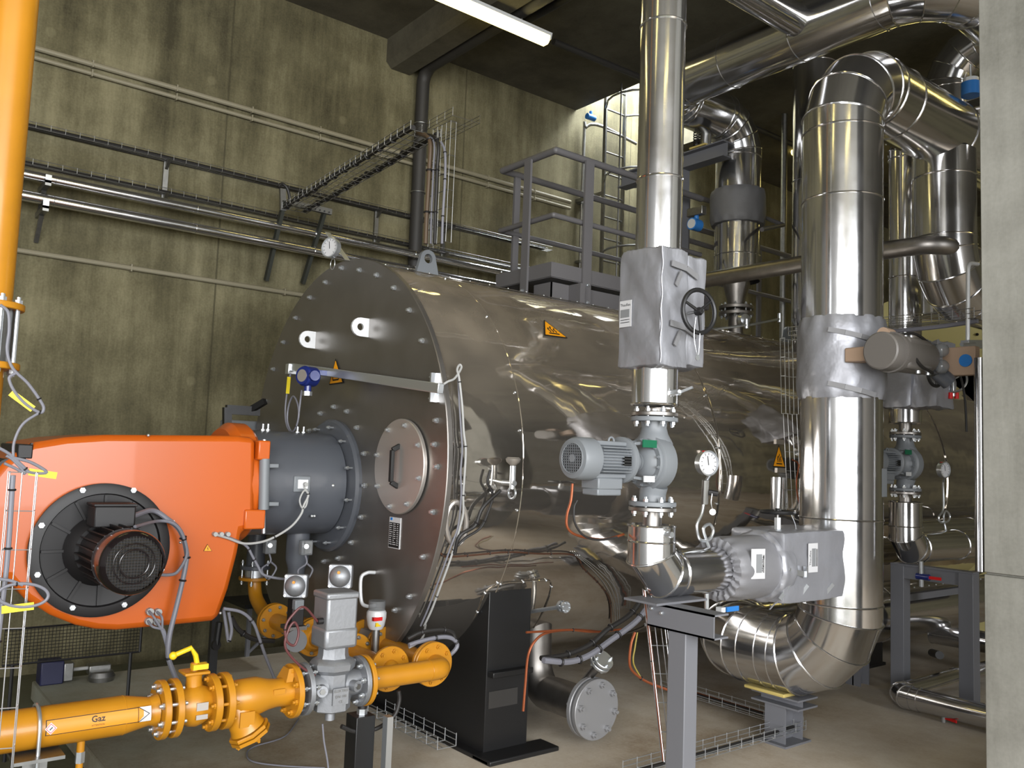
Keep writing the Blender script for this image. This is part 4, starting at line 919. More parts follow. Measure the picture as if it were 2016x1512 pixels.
# stand 2
t = thing('pipe_stand', 'grey steel portal stand under the second pump elbow', 'stand', (-3.1, 6.5, 0))
pl, pr = at(1786, 1345, z=0), at(1900, 1378, z=0); zz2 = ZR2-A2R-.01
MB().box((-3.31, Y2-.05, 0), (-3.21, Y2+.05, zz2)).part(t, 'post', framegrey, bevel=.003); xr2 = at(1908, 1250, y=Y2).x
MB().box((xr2-.05, Y2-.05, 0), (xr2+.05, Y2+.05, zz2-.0)).part(t, 'post', framegrey, bevel=.003)
MB().box((-3.31, Y2-.05, zz2-.0), (xr2+.05, Y2+.05, zz2+.012)).part(t, 'top_plate', framegrey); q = MB().box((-3.21, Y2-.04, zz2-.09), (xr2-.05, Y2+.04, zz2)); q.part(t, 'crossbeam', framegrey)
MB().beam((-3.26, Y2+.05, at(1840, 1188, y=Y2).z), (-3.26, Y2+1.2, at(1840, 1188, y=Y2).z), .05, .05).part(t, 'brace', framegrey)
t = thing('pipe_support', 'grey I-section pedestal beside the portal stand', 'support', (-3.5, 6.3, 0)); c = at(1772, 1345, z=0)
q = MB(); q.box((c.x-.22, 6.2, 0), (c.x-.10, 6.21, .36)); q.box((c.x-.22, 6.32, 0), (c.x-.10, 6.33, .36)); q.box((c.x-.165, 6.2, 0), (c.x-.155, 6.33, .36)); q.part(t, 'column', framegrey); MB().box((c.x-.32, 6.1, .36), (c.x, 6.4, .38)).part(t, 'head_plate', framegrey); MB().box((c.x-.28, 6.14, .38), (c.x-.05, 6.36, .43)).part(t, 'clamp', framegrey)
clad('polished pipe lying above the low wide pipe behind the portal stand', [(-3.45, 6.7, 1.13), (-3.45, 9.0, 1.13)], .11, rings={0: [.5]}.items(), cap0=True)
# floor pipe
fp = at(1770, 1368, z=.10)
clad('thin polished pipe with a corner lying close to the floor near the partition', [(fp.x, fp.y+1.6, .1), (fp.x, fp.y, .1), (fp.x+1.9, fp.y, .1)], .075, bend=.09, ngore=2, rings={0: [.5], 1: [.03, .5]}.items(), cap1=True)
clad('thin polished pipe lying further back behind the portal stand', [(-3.55, 7.4, .28), (-2.0, 7.4, .28)], .085, rings={0: [.5]}.items(), cap1=True, cap0=True)
c = at(1858, 1412, y=fp.y-.02); t = thing('drain_valve', 'small drain cock with a red lever under the thin floor pipe', 'valve', c); MB().cyl(c+V((0, 0, .04)), c-V((0, 0, .05)), .014, n=10).part(t, 'body', zinc); MB().beam(c, at(1883, 1421, y=fp.y-.06), .008, .018).part(t, 'lever', red, 'red lever')
c = at(1813, 1135, x=-3.0); t = thing('drain_valve', 'drain ball valve with blue body hanging under the portal stand', 'valve', c)
MB().cyl(at(1813, 1105, x=-3.0), at(1814, 1155, x=-3.0), .016, n=10).part(t, 'body', zinc); MB().cyl(c-V((.03, 0, 0)), c+V((.06, 0, 0)), .022, n=12).part(t, 'side_body', blue); MB().beam(c+V((.06, 0, 0)), c+V((.14, 0, 0)), .01, .02).part(t, 'lever', red, 'red lever')
MB().cyl(at(1835, 1285, x=-3.3), at(1850, 1290, x=-3.1), .03, n=12).top('hose_coupling', blk, 'black hose coupling low behind the portal stand', 'coupling')

# ---------------- top pipes
CZ, CY = 4.76, 5.3
EX, EY = -4.83, 6.38
ez = lambda py: at(1452, py, x=EX).z
clad('wide polished pipe rising from the boiler crown and crossing under the ceiling to the partition', [(EX, EY, ez(555)), (EX, EY, CZ), (EX, CY, CZ), (-2.45, CY, CZ), (-2.45, 9.6, CZ)], .205, bend=[.33, .33, .40], ngore=4, rings={0: [.2, .62], 1: [], 2: [.25, .62], 3: [.15, .5]}.items())
jz0, jz1 = ez(445), ez(378)
t = thing('valve_jacket', 'dull grey insulation jacket on the pipe rising from the boiler crown', 'jacket', (EX, EY, jz0)); jacket_wrap(t, (EX, EY, jz0), (0, 0, 1), .25, jz1-jz0, jackd, 'jacket_body', lump=.004, seed=31)
# steel neck, flange, safety valve
q = MB(); q.lathe((EX, EY, ez(560)+.02), (0, 0, -1), [(.12, 0), (.12, .03), (.06, .26), (.06, .50)], 24); q.top('pipe_reducer', steel_r, 'bare steel cone below the pipe rising from the boiler crown', 'pipe')
t = thing('pipe_flange', 'bolted flange pair on the boiler crown', 'flange', (EX, EY, ez(620)))
for py in (607, 619): flange(MB(), (EX, EY, ez(py)), (0, 0, 1), .155, .03).part(t, 'flange', steel_r)
bolts(t, (EX, EY, ez(613)), (0, 0, 1), .128, 8, .013, L=.09, double=True); MB().cyl((EX, EY, BZ+BR-.05), (EX, EY, ez(625)), .07, n=24).part(t, 'nozzle', steel_r)
c = at(1461, 630, x=EX+.14); MB().lathe(c, (1, -.3, 0), [(.06, 0), (.065, .02), (.05, .05), (.02, .06)], 20).top('crown_valve', zinc, 'small chrome valve in front of the crown flange', 'valve')
# branch D joining C
clad('slim polished pipe descending from the ceiling corner into the crossing pipe', [(at(1600, 45, y=CY).x-.02, CY-.1, CZ+.0), (at(1600, 45, y=CY).x-.02, 2.2, CZ+.0)], .11, rings={0: [.6]}.items())
# beam with spring hanger
b0, b1 = at(1225, 342, y=5.95), at(1432, 312, y=5.95); b0.z = b1.z = (b0.z+b1.z)/2
t = thing('support_beam', 'grey I-beam bracket carrying the spring hanger below the ceiling pipes', 'beam', b1)
h_ = .13; q = MB()
for dz_ in (-h_/2, h_/2): q.box((b0.x, b0.y-.06, b0.z+dz_-.006), (b1.x, b0.y+.06, b0.z+dz_+.006))
q.box((b0.x, b0.y-.005, b0.z-h_/2), (b1.x, b0.y+.005, b0.z+h_/2)); q.part(t, 'beam_profile', framegrey)
MB().box((at(1338, 400, y=5.95).x-.06, b0.y-.06, BZ+BR-.03), (at(1338, 400, y=5.95).x+.06, b0.y+.06, b0.z-h_/2)).part(t, 'beam_post', framegrey)
hx = at(1384, 280, y=5.95).x; t = thing('spring_hanger', 'cylindrical spring hanger standing on the grey bracket beam', 'hanger', (hx, 5.95, b0.z+.07))
z0 = b0.z+.07; MB().box((hx-.09, 5.87, z0), (hx+.09, 6.03, z0+.015)).part(t, 'base_plate', wool); MB().cyl((hx+.03, 5.95, z0), (hx+.03, 5.95, z0+.2), .05, n=24).part(t, 'spring_can', steel_d); MB().cyl((hx+.01, 5.95, z0+.2), (hx+.01, 5.95, z0+.3), .016, n=12).part(t, 'rod', zinc)
q = MB(); q.tube([(hx-.045+.03*math.cos(k*.7), 5.92+.03*math.sin(k*.7), z0+.02+k*.0025) for k in range(60)], .005, 6); q.part(t, 'spring', blk); MB().box((hx-.2, 5.85, z0+.3), (hx+.15, 6.05, z0+.31)).part(t, 'top_plate', steel_d)
# chimney behind B
fx = at(1603, 400, y=6.6); clad('polished stack standing just behind the left edge of the widest pipe', [(fx.x, 6.6, 2.4), (fx.x, 6.6, at(1603, 132, y=6.6).z)], .185, rings={0: [.35, .62]}.items(), cap1=True)
gx_ = at(1543, 400, y=8.4); MB().cyl((gx_.x, 8.4, 2.4), (gx_.x, 8.4, ZC), .035, n=14).top('thin_pole', steel_d, 'thin galvanised pole reaching the dark ceiling left of the stack', 'pole')
# I: branch pipe from B's run
iy = 5.86; clad('wide polished branch dropping from the overhead run and curving away near the partition', [(BXX, iy, ZBT-.15), (BXX, iy, 2.86), (BXX, 8.4, 2.86)], .20, bend=.34, ngore=4, rings={0: [.3], 1: [.3]}.items())
clad('polished vertical duct half hidden behind the wide branch', [(-3.35, 7.1, 2.9), (-3.35, 7.1, 4.4)], .16, rings={0: [.5]}.items(), cap0=True)
jx = at(1868, 130, y=7.6); clad('polished elbow high behind the overhead run next to the partition', [(jx.x, 7.6, 4.2), (jx.x, 7.6, 5.35), (jx.x+1.5, 7.6, 5.35)], .2, bend=.34, rings={0: [], 1: []}.items())
# G: bare pipe
plain_pipe('bare steel pipe crossing in front of the boiler crown between the two columns', [at(1380, 553, y=5.2), at(1600, 516, y=5.2)], .058, steel_r)
g0 = at(1735, 494, y=5.6); plain_pipe('dull steel pipe with bend leaving the widest pipe towards the partition', [g0, at(1850, 478, y=5.6), at(1870, 480, y=5.6)+V((.0, 1.6, 0))], .062, steel_r, bend=.16)
# transmitter at top right
c = at(1911, 172, x=-2.55); t = thing('level_transmitter', 'blue and white transmitter hanging beside the partition under the ceiling pipes', 'sensor', c); MB().cyl(c-V((0, 0, .06)), c+V((0, 0, .03)), .06, n=20).part(t, 'housing', blue2); MB().cyl(c+V((0, 0, .03)), c+V((0, 0, .06)), .05, n=20).part(t, 'cap', white_st); MB().cyl(c+V((0, 0, .06)), c+V((0, 0, .16)), .008, n=8).part(t, 'stem', zinc)
# white capillary pipe with red lever
xw = -2.35
plain_pipe('thin white vertical pipe clamped to a bracket next to the partition', [at(1925, 520, x=xw), at(1906, 518, x=xw), at(1905, 735, x=xw)], .0125, white_st, bend=.05)
t = thing('pipe_clamp', 'galvanised clamp and channel holding the thin white pipe', 'bracket', at(1905, 678, x=xw)); MB().beam(at(1900, 678, x=xw), at(1940, 678, x=xw), .05, .05).part(t, 'channel', zinc); MB().cyl(at(1893, 678, x=xw+.02), at(1918, 677, x=xw+.02), .012, n=10).part(t, 'clamp', zinc)
MB().beam(at(1895, 690, x=xw), at(1895, 715, x=xw), .012, .02, (0, 1, 0)).top('red_lever', red, 'red lever handle beside the thin white pipe', 'lever')
plain_pipe('polished vertical pipe in the gap directly beside the partition', [at(1931, 705, x=-2.1), at(1934, 1125, x=-2.1)], .035, steel)
t = thing('valve_handwheel', 'pale grey upright handwheel near the partition', 'handwheel', at(1875, 750, x=-2.9)); handwheel(t, at(1875, 748, x=-2.9), (.3, -1, .3), .095, .008, steel_d, 3, .05, 'wheel', ph=0.5); MB().cyl(at(1875, 748, x=-2.9), at(1877, 780, x=-2.9), .014, n=8).part(t, 'stem', zinc)
for k in (-1, 1): MB().cyl(at(1877+6*k, 773, x=-2.9), at(1877+6*k, 785, x=-2.9), .016, n=10).part(t, 'red_knob', red, 'red knob')
# yellow-lit end panel of the rear flue box
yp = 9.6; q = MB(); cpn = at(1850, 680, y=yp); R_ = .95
q.lathe((cpn.x-.35, yp, cpn.z-.35), (0, 1, 0), [(R_, 0), (R_, .5)], 64); t = thing('flue_box', 'pale round-topped flue box, yellow lamplight in its colour, screwed edge, beyond the boiler', 'flue box', (cpn.x, yp, 0))
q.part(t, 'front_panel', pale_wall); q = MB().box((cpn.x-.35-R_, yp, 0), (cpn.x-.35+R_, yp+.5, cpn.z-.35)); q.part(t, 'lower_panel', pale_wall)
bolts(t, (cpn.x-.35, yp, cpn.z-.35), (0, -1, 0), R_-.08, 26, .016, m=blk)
# boiler rear feet etc on right: dark hoses
cable('black cable drooping beside the pale handwheel', pp([(1878, 720), (1892, 745), (1900, 790), (1903, 850)], x=-2.7), .008, rub)
# small fittings on boiler crown
for (a, b, c_, d_, lb) in ((1395, 650, 1470, 640, 'thin tube lying on the boiler crown left of the crown flange'), (1475, 640, 1535, 628, 'thin tube with a small valve right of the crown flange')):
    t = thing('crown_tube', lb, 'tube', at(a, b, x=-4.5)); MB().cyl(at(a, b, x=-4.5), at(c_, d_, x=-4.5), .012, n=10).part(t, 'tube', zinc); MB().cyl(at(c_, d_, x=-4.5)-V((0, 0, .03)), at(c_, d_, x=-4.5)+V((0, 0, .05)), .02, n=10).part(t, 'valve', zinc)
# transmitter on dull jacket
c = at(1371, 443, x=EX+.3); t = thing('transmitter', 'small blue transmitter hanging left of the dull grey jacket', 'sensor', c); MB().cyl(c+V((0, .03, 0)), c+V((0, -.06, 0)), .05, n=20).part(t, 'housing', blue2); MB().cyl(c+V((0, -.06, 0)), c+V((0, -.065, 0)), .04, n=20).part(t, 'window', white_st); MB().cbox(c+V((0, 0, .11)), (.16, .06, .07)).part(t, 'manifold', steel_d, bevel=.006); MB().cyl(c+V((0, 0, .04)), c+V((0, 0, .09)), .02, n=10).part(t, 'neck', blue2)
# ================================================================ LEFT WALL
condm = mat('painted_conduit', c3(128, 122, 102), 0.6)
legm = mat('dark_bracket', c3(52, 54, 48), 0.6, .3)
def wy(px, py, off=.03): return at(px, py, x=XW+off)
a = wy(672, 268)
for k, (dz, lb) in enumerate(((.0, 'upper'), (-.075, 'lower'))):
    t = thing('conduit', lb+' of the two pale conduits running high along the concrete wall', 'conduit', (XW+.03, -1, a.z+dz), 'twin high conduits')
    MB().cyl((XW+.03, -3, a.z+dz), (XW+.03, 6.5, a.z+dz), .022 if not k else .018, n=10).part(t, 'tube', condm)
    for i in range(14): MB().box((XW, -2.5+i*.65, a.z+dz-.028), (XW+.054, -2.49+i*.65, a.z+dz+.028)).part(t, 'conduit_clip', condm)
a = wy(597, 581); t = thing('conduit', 'single pale conduit low on the concrete wall left of the boiler', 'conduit', (XW+.03, 0, a.z)); MB().cyl((XW+.03, -3, a.z), (XW+.03, 5.2, a.z), .02, n=10).part(t, 'tube', condm)
for i in range(6): MB().box((XW, -2.1+i*1.3, a.z-.03), (XW+.053, -2.09+i*1.3, a.z+.028)).part(t, 'conduit_clip', condm)
for (p, lb, r_) in (((628, 462), 'upper of two thin polished pipes along the concrete wall', .037), ((630, 497), 'lower of two thin polished pipes along the concrete wall', .042)):
    a = wy(*p, off=.24); clad(lb, [(XW+.24, -3, a.z), (XW+.24, 6.4, a.z)], r_, rings={0: [k/9 for k in range(1, 9)]}.items(), n=20, bead=.003)
for (px, py) in ((93, 362), (88, 412)):
    a = at(px, py, x=XW+.26); t = thing('pipe_bracket', ('upper' if py < 400 else 'lower')+' galvanised wall bracket carrying a thin polished pipe at the left', 'bracket', a)
    MB().beam((XW, a.y, a.z-.0), (XW+.3, a.y, a.z), .04, .04).part(t, 'arm', steel_d); MB().box((XW+.28, a.y-.02, a.z-.0), (XW+.30, a.y+.02, a.z+.06)).part(t, 'end_stop', zinc); MB().beam((XW+.01, a.y, a.z-.2), (XW+.15, a.y, a.z-.02), .03, .03).part(t, 'brace', steel_d)
# wall trays with cable bundles
zt_a, zt_b = wy(330, 314, .08).z, wy(560, 430, .08).z
def wtray(z, lb, y0, y1):
    t = tray(lb, (XW+.05, y0, z), (XW+.05, y1, z), (1, 0, 0), (0, 0, 1), .08, .04, .1, .0025, steel_d, 4, stuff=True)
    return t
wtray(zt_a, 'upper wire cable tray along the concrete wall', -3, 6.2); wtray(zt_b, 'lower wire cable tray along the concrete wall', -3, 6.2)
for k in range(3):
    pts = [(XW+.025+.025*k, -3+i*.7, zt_a+.012+.004*math.sin(i*1.7+k)) for i in range(14)]
    cable(['inner', 'middle', 'outer'][k]+' black cable lying in the upper wall tray', pts, .017, rub, group='cables in the upper wall tray', n=6, k=3)
pts = [(XW+.05, -3+i*.7, zt_b+.012+.004*math.sin(i*1.9)) for i in range(14)]; cable('black cable lying in the lower wall tray', pts, .016, rub, n=6, k=3)
for (px, py, nm) in ((331, 330, 'left'), (747, 430, 'middle'), (880, 440, 'right')):
    y_ = wy(px, py, .08).y; t = thing('tray_strut', nm+' galvanised strut holding the two wall trays', 'strut', (XW, y_, zt_b)); MB().box((XW, y_-.02, zt_b-.08), (XW+.03, y_+.02, zt_a+.01)).part(t, 'rail', steel_d)
    for z in (zt_a, zt_b): MB().prism([(XW+.03, y_-.012, z-.005), (XW+.13, y_-.012, z-.005), (XW+.03, y_-.012, z-.07)], (0, .024, 0)).part(t, 'cantilever', steel_d)
# small wall box
a = wy(720, 487, .2); 
# sloping cable bridge from wall over the boiler front
b0 = at(580, 415, x=XW+.35); zb_ = b0.z; b1 = at(838, 262, z=zb_+.0)
zb_ = b0.z; W_ = V((-(b1-b0).y, (b1-b0).x, 0)).normalized()
t = tray('wire cable bridge crossing from the wall to above the boiler front', b0, V((b1.x, b1.y, zb_)), W_, (0, 0, 1), .22, .05, .09, .003, steel_d, 5, stuff=False, name='cable_bridge')
for s_ in (-.09, .09):
    pts = [b0.lerp(V((b1.x, b1.y, zb_)), i/8)+W_*s_+V((0, 0, .016+.004*math.sin(i*2))) for i in range(9)]
    cable(('far' if s_ < 0 else 'near')+' side black cable bundle on the wire cable bridge', pts, .018, rub, [k/12 for k in range(1, 12)], n=7, k=3)
bt = V((b1.x, b1.y, zb_))
# vertical tray from bridge to boiler crown
d0 = at(866, 285, y=bt.y); d1 = at(862, 480, y=bt.y); d1.x = d0.x = (d0.x+d1.x)/2
tray('vertical wire tray hanging from the cable bridge down to the boiler crown', V((d0.x, bt.y, zb_)), V((d0.x, bt.y, d1.z)), (1, 0, 0), (0, 1, 0), .2, .04, .1, .0022, steel_d, 5, stuff=True)
for k, (px0, px1, r_, m_, lb) in enumerate(((846, 838, .015, mat('brown_cable', c3(80, 64, 46), 0.6), 'brown cable bundle dropping beside the black downpipe'), (853, 848, .007, cab, 'grey cable dropping from the cable bridge'), (860, 856, .011, rub, 'black cable dropping from the cable bridge'), (876, 870, .008, cab, 'thin grey cable at the right of the vertical tray'))):
    c0 = at(px0, 275 if k < 3 else 300, y=bt.y-.02); c1 = at(px1, 480, y=bt.y-.02); cable(lb, [bt+V((-.1, 0, .03)) if k < 3 else c0+V((-.05, 0, .08)), c0, c0.lerp(c1, .3)+V((.01, 0, 0)), c0.lerp(c1, .7), c1], r_, m_, (.3, .55, .8))
# faint continuation of the tray
e0, e1 = at(830, 290, z=zb_+.3), at(930, 245, z=zb_+.3)
tray('empty wire tray section continuing past the end of the cable bridge', at(842, 275, z=zb_+.05), at(918, 235, z=zb_+.05), W_, (0, 0, 1), .2, .05, .09, .0016, steel_d, 2, stuff=True)
# bracket of the bridge at the wall
t = thing('bridge_bracket', 'perforated galvanised rail with two legs supporting the cable bridge at the wall', 'bracket', at(555, 550, x=XW+.3))
MB().beam(at(568, 398, x=XW+.36), at(652, 418, x=XW+.36), .04, .05).part(t, 'perforated_rail', steel_d)
q = MB()
for k in range(9): q.cyl(at(576+k*9, 401+k*2.1, x=XW+.385), at(576+k*9, 401+k*2.1, x=XW+.39), .008, n=8)
q.part(t, 'rail_hole', ink, kind='stuff')
MB().beam(at(560, 395, x=XW+.34), at(524, 552, x=XW+.05), .05, .03, (0, 1, 0)).part(t, 'leg', legm); MB().beam(at(638, 420, x=XW+.34), at(596, 558, x=XW+.05), .05, .03, (0, 1, 0)).part(t, 'leg', legm)
MB().beam(at(556, 372, x=XW+.32), at(557, 415, x=XW+.32), .03, .05).part(t, 'upright', steel_d)
cable('black cables arching over the end of the cable bridge', pp([(548, 368), (556, 362), (566, 372), (570, 392), (566, 412)], x=XW+.33), .014, rub)
# downpipe
dp = at(825, 330, x=XW+.1); zc_ = 5.47
t = plain_pipe('black plastic downpipe on the concrete wall turning along the ceiling', [(XW+.1, dp.y, 2.2), (XW+.1, dp.y, zc_), (-1.9, dp.y, zc_)], .066, drk, 'downpipe', bend=.16)
for z, nm in ((4.9, 'upper'), (4.2, 'lower')): MB().torus((XW+.1, dp.y, z), (0, 0, 1), .07, .008).top('pipe_clamp', steel_d, nm+' clamp ring on the black downpipe', 'clamp')
plain_pipe('thin dark conduit running under the ceiling from the lamp end', [at(1090, 82, z=5.62), at(1250, 148, z=5.62), (at(1250, 148, z=5.62).x, 12.5, 5.62)], .03, drk, 'ceiling_conduit')
plain_pipe('dark ceiling conduit near the upper edge of the frame', [at(1030, 45, z=5.6), at(1110, 0, z=5.6), at(1160, -30, z=5.6)], .035, drk, 'ceiling_conduit')
# hatch ladder
lx = XW+.45; s0, s1 = at(1190, 300, x=lx), at(1228, 300, x=lx); zlo, zhi = 2.4, 6.9
t = thing('roof_ladder', 'galvanised cat ladder with safety hoops rising to the roof hatch', 'ladder', (lx, s0.y, zlo))
for y_ in (s0.y, s1.y): MB().box((lx-.02, y_-.012, zlo), (lx+.02, y_+.012, zhi)).part(t, 'stile', steel_d)
q = MB().cyl((lx, s0.y, 0), (lx, s1.y, 0), .011, n=8); me = q.mesh('rung', steel_d)
for k in range(18): shared(t, 'rung', me, Matrix.Translation((0, 0, zlo+.2+k*.25)))
ym_ = (s0.y+s1.y)/2; rh = .36
for k in range(5):
    z = 3.05+k*.85; pts = [(lx+.02+rh*(1-math.cos(a))*1.0, ym_+rh*math.sin(a)*-1, z) for a in [math.radians(x) for x in range(40, 321, 20)]]
    pts = [(lx, s0.y, z)]+[(lx+.36+.36*math.cos(a), ym_+.34*math.sin(a), z) for a in [math.radians(x) for x in range(-140, 141, 20)]]+[(lx, s1.y, z)]
    MB().tube(pts, .012, 6).part(t, 'safety_hoop', steel_d)
for a in (-80, 0, 80): MB().cyl((lx+.36+.36*math.cos(math.radians(a)), ym_+.34*math.sin(math.radians(a)), 3.05), (lx+.36+.36*math.cos(math.radians(a)), ym_+.34*math.sin(math.radians(a)), 6.5), .009, n=6).part(t, 'cage_bar', steel_d)
for z in (3.2, 4.6): MB().box((XW, s0.y-.01, z), (lx, s0.y+.01, z+.04)).part(t, 'wall_tie', steel_d)
t = thing('conduit', 'pale vertical conduit beside the roof ladder', 'conduit', at(1146, 400, x=XW+.05)); c0 = at(1146, 400, x=XW+.05); MB().tube(smooth([(XW+.05, c0.y, 2.5), (XW+.05, c0.y, 5.3), (XW+.08, c0.y, 5.5), (XW+.12, c0.y+.2, 5.56), (XW+.12, c0.y+.8, 5.5)], 5), .019, 10).part(t, 'tube', steel_d)
for z in (3.2, 3.9, 4.6): MB().cbox((XW+.04, c0.y, z), (.08, .08, .03)).part(t, 'conduit_clip', steel_d)
c = at(1163, 231, x=XW+.15); t = thing('blue_valve', 'small blue valve near the ceiling beside the roof hatch', 'valve', c); MB().cyl(c-V((0, .06, 0)), c+V((0, .06, 0)), .035, n=14).part(t, 'body', blue2); MB().cyl(c, c+V((0, 0, .07)), .02, n=10).part(t, 'neck', blue2)
# platform on the boiler
PY0 = 4.25; PX1 = -4.90; PX0 = -5.65; ZR_ = 3.98
zr = at(1094, 296, y=PY0).z; PX1 = at(1094, 296, y=PY0).x; PX0 = at(990, 341, y=PY0).x
zm = at(1087, 424, y=PY0).z; YE = 9.0
t = thing('platform', 'grey steel maintenance platform with tubular railing standing on the boiler crown', 'platform', (PX1, PY0, 2.8))
for z, r_, nm in ((zr, .028, 'handrail'), (zm, .022, 'knee_rail')):
    MB().cyl((PX0, PY0, z), (PX1, PY0, z), r_, n=12).part(t, nm, railgrey); MB().cyl((PX1, PY0, z), (PX1, 6.0, z), r_, n=12).part(t, nm, railgrey); MB().cyl((PX0, PY0, z), (PX0, YE, z), r_, n=12).part(t, nm, railgrey); MB().sphere((PX1, PY0, z), r_).part(t, 'rail_corner', railgrey); MB().sphere((PX0, PY0, z), r_).part(t, 'rail_corner', railgrey)
def post(x, y, w=.06): MB().box((x-.012, y-w/2, 2.80), (x+.012, y+w/2, zr-.02)).part(t, 'post', railgrey)
xpb = at(1036, 500, y=PY0-.03).x; MB().box((xpb-.04, PY0-.05, 2.82), (xpb+.04, PY0-.03, zr-.02)).part(t, 'post', railgrey)
ypc = at(1157, 450, x=PX1+.04).y; MB().box((PX1+.03, ypc-.045, 2.76), (PX1+.05, ypc+.045, zr-.02)).part(t, 'post', railgrey)
yp2 = at(1015, 450, x=PX0).y; post(PX0, yp2); post(PX0, 6.4); post(PX0, 7.8)
zt0, zt1_ = at(1088, 545, y=PY0).z, at(1088, 522, y=PY0).z
for (lo, hi, nm) in (((PX0, PY0-.03, zt0), (PX1+.02, PY0-.02, zt1_+.02), 'toe_board'), ((PX1+.02, PY0-.03, zt0), (PX1+.03, 6.1, zt1_+.02), 'toe_board'), ((xpb+.05, PY0+.02, zt0-.16), (PX1-.02, PY0+.03, zt0-.03), 'frame_beam'), ((PX1-.03, PY0+.02, zt0-.16), (PX1-.02, 6.1, zt0-.03), 'frame_beam'), ((PX0, PY0-.02, zt0-.005), (PX1+.02, 6.1, zt0+.005), 'deck_plate')):
    MB().box(lo, hi).part(t, nm, railgrey)
for y_ in (PY0+.2, 5.6): MB().box((BX-.5, y_, BZ+BR-.12), (BX+.0, y_+.05, zt0-.03)).part(t, 'support_foot', railgrey)
me = bolt_mesh(.014, 0, zinc, False)
for z in (2.84, 2.98): shared(t, 'bolt', me, mbasis((PX1+.052, ypc, z), (1, 0, 0)))
shared(t, 'bolt', me, mbasis((xpb, PY0-.052, 2.92), (0, -1, 0)))
# right part of railing beyond the slim column
t = thing('railing', 'short grey railing piece between the slim column and the crown pipe', 'railing', (-4.4, 6.2, 3.0))
for py in (380, 470): MB().cyl(at(1345, py, y=6.1), at(1405, py+18, y=6.6), .024, n=10).part(t, 'rail', railgrey)
MB().cyl(at(1498, 425, y=6.8), at(1542, 443, y=6.8), .02, n=10).part(t, 'rail', railgrey); MB().cyl(at(1542, 443, y=6.8), at(1500, 452, y=6.2), .02, n=10).part(t, 'rail', railgrey)
MB().box(at(1345, 640, y=6.1), at(1352, 380, y=6.1)+V((.02, .03, 0))).part(t, 'post', railgrey)

# ================================================================ LAMPS
def lamp(x, y0, y1, z, lb, out=False):
    t = thing('strip_lamp', lb, 'lamp', (x, (y0+y1)/2, z))
    q = MB(); q.prism([(x-.05, y0, z+.0), (x-.065, y0, z+.055), (x+.065, y0, z+.055), (x+.05, y0, z+.0)], (0, y1-y0, 0)); q.part(t, 'housing', white_st)
    q = MB(); q.prism([(x-.045, y0+.02, z+.004), (x-.062, y0+.02, z+.035), (x-.04, y0+.02, z-.03), (x+.04, y0+.02, z-.03), (x+.062, y0+.02, z+.035), (x+.045, y0+.02, z+.004)], (0, y1-y0-.04, 0))
    q2 = MB(); q2.prism([(x-.058, y0+.02, z+.03), (x-.05, y0+.02, z-.02), (x-.03, y0+.02, z-.04), (x+.03, y0+.02, z-.04), (x+.05, y0+.02, z-.02), (x+.058, y0+.02, z+.03)], (0, y1-y0-.04, 0)); q2.part(t, 'diffuser', lamp_m, 'glowing yellow-white diffuser')
    for y in (y0+.3, y1-.3): MB().cyl((x, y, z+.05), (x, y, ZC), .006, n=6).part(t, 'hanger', steel_d)
a = at(1078, 82, z=5.3); lamp(a.x, a.y-1.55, a.y, 5.3, 'glowing fluorescent strip lamp hanging near the ceiling beam')
lamp(a.x, -.6, 1.0, 5.3, 'strip lamp over the burner side of the room'); lamp(a.x+.6, 9.6, 11.2, 5.3, 'strip lamp at the far end of the room')
for k, (x, y) in enumerate(((-2.2, -.8), (-2.2, 1.6), (-1.6, 6.9), (.8, .3), (-4.0, 11.0))): lamp(x, y, y+1.5, 5.25, ['strip lamp above the gas train aisle', 'strip lamp above the stand of the first pump', 'strip lamp beyond the concrete partition', 'strip lamp above the viewer', 'strip lamp over the flue box'][k])
fl_ = at(1803, 392, y=10.5); t = thing('bulkhead_lamp', 'small glowing round lamp glimpsed between the polished pipes', 'lamp', fl_); MB().sphere(fl_, .07).part(t, 'globe', lamp_m); MB().cyl(fl_+V((0, .03, 0)), fl_+V((0, .12, 0)), .06).part(t, 'housing', grey); MB().cyl(fl_+V((0, .1, 0)), V((fl_.x, fl_.y+.1, ZC)), .012, n=8).part(t, 'hanger', steel_d)
fl_ = at(1568, 298, y=9.5); t = thing('bulkhead_lamp', 'small glowing lamp on the left edge of the polished stack', 'lamp', fl_); MB().sphere(fl_, .07).part(t, 'globe', lamp_m); MB().cyl(fl_+V((0, 0, .03)), fl_+V((0, 0, .12)), .06).part(t, 'housing', grey); MB().cyl(fl_+V((0, 0, .1)), V((fl_.x, fl_.y, ZC)), .012, n=8).part(t, 'hanger', steel_d)

# ================================================================ GAS TRAIN
GX = -3.55; gy = lambda px, py=1380: at(px, py, x=GX).y
GZ = .572
def G(px): return V((GX, gy(px, 1440-px*.14), GZ))
t = thing('gas_pipe', 'yellow gas pipe with a Gaz marking entering at the left edge', 'pipe', G(150)-V((0, 0, .072)))
ya, yb_, yc = G(-260).y, G(240).y, G(292).y
MB().lathe((GX, ya, GZ), (0, 1, 0), [(.072, 0), (.072, yb_-ya), (.066, yb_-ya+.03), (.053, yc-ya)], 40).part(t, 'pipe_body', yellow)
flange(MB(), (GX, G(316).y, GZ), (0, 1, 0), .112, .026, 40).part(t, 'flange', yellow); MB().lathe((GX, yc-.01, GZ), (0, 1, 0), [(.052, 0), (.055, .02), (.062, .04)], 32).part(t, 'flange_neck', yellow)
bolts(t, (GX, G(328).y, GZ), (0, 1, 0), .088, 8, .013, L=.060, double=True, ph=PI/8)
MB().torus((GX, G(240).y, GZ), (0, 1, 0), .0715, .0016, 40).part(t, 'weld', yellow)
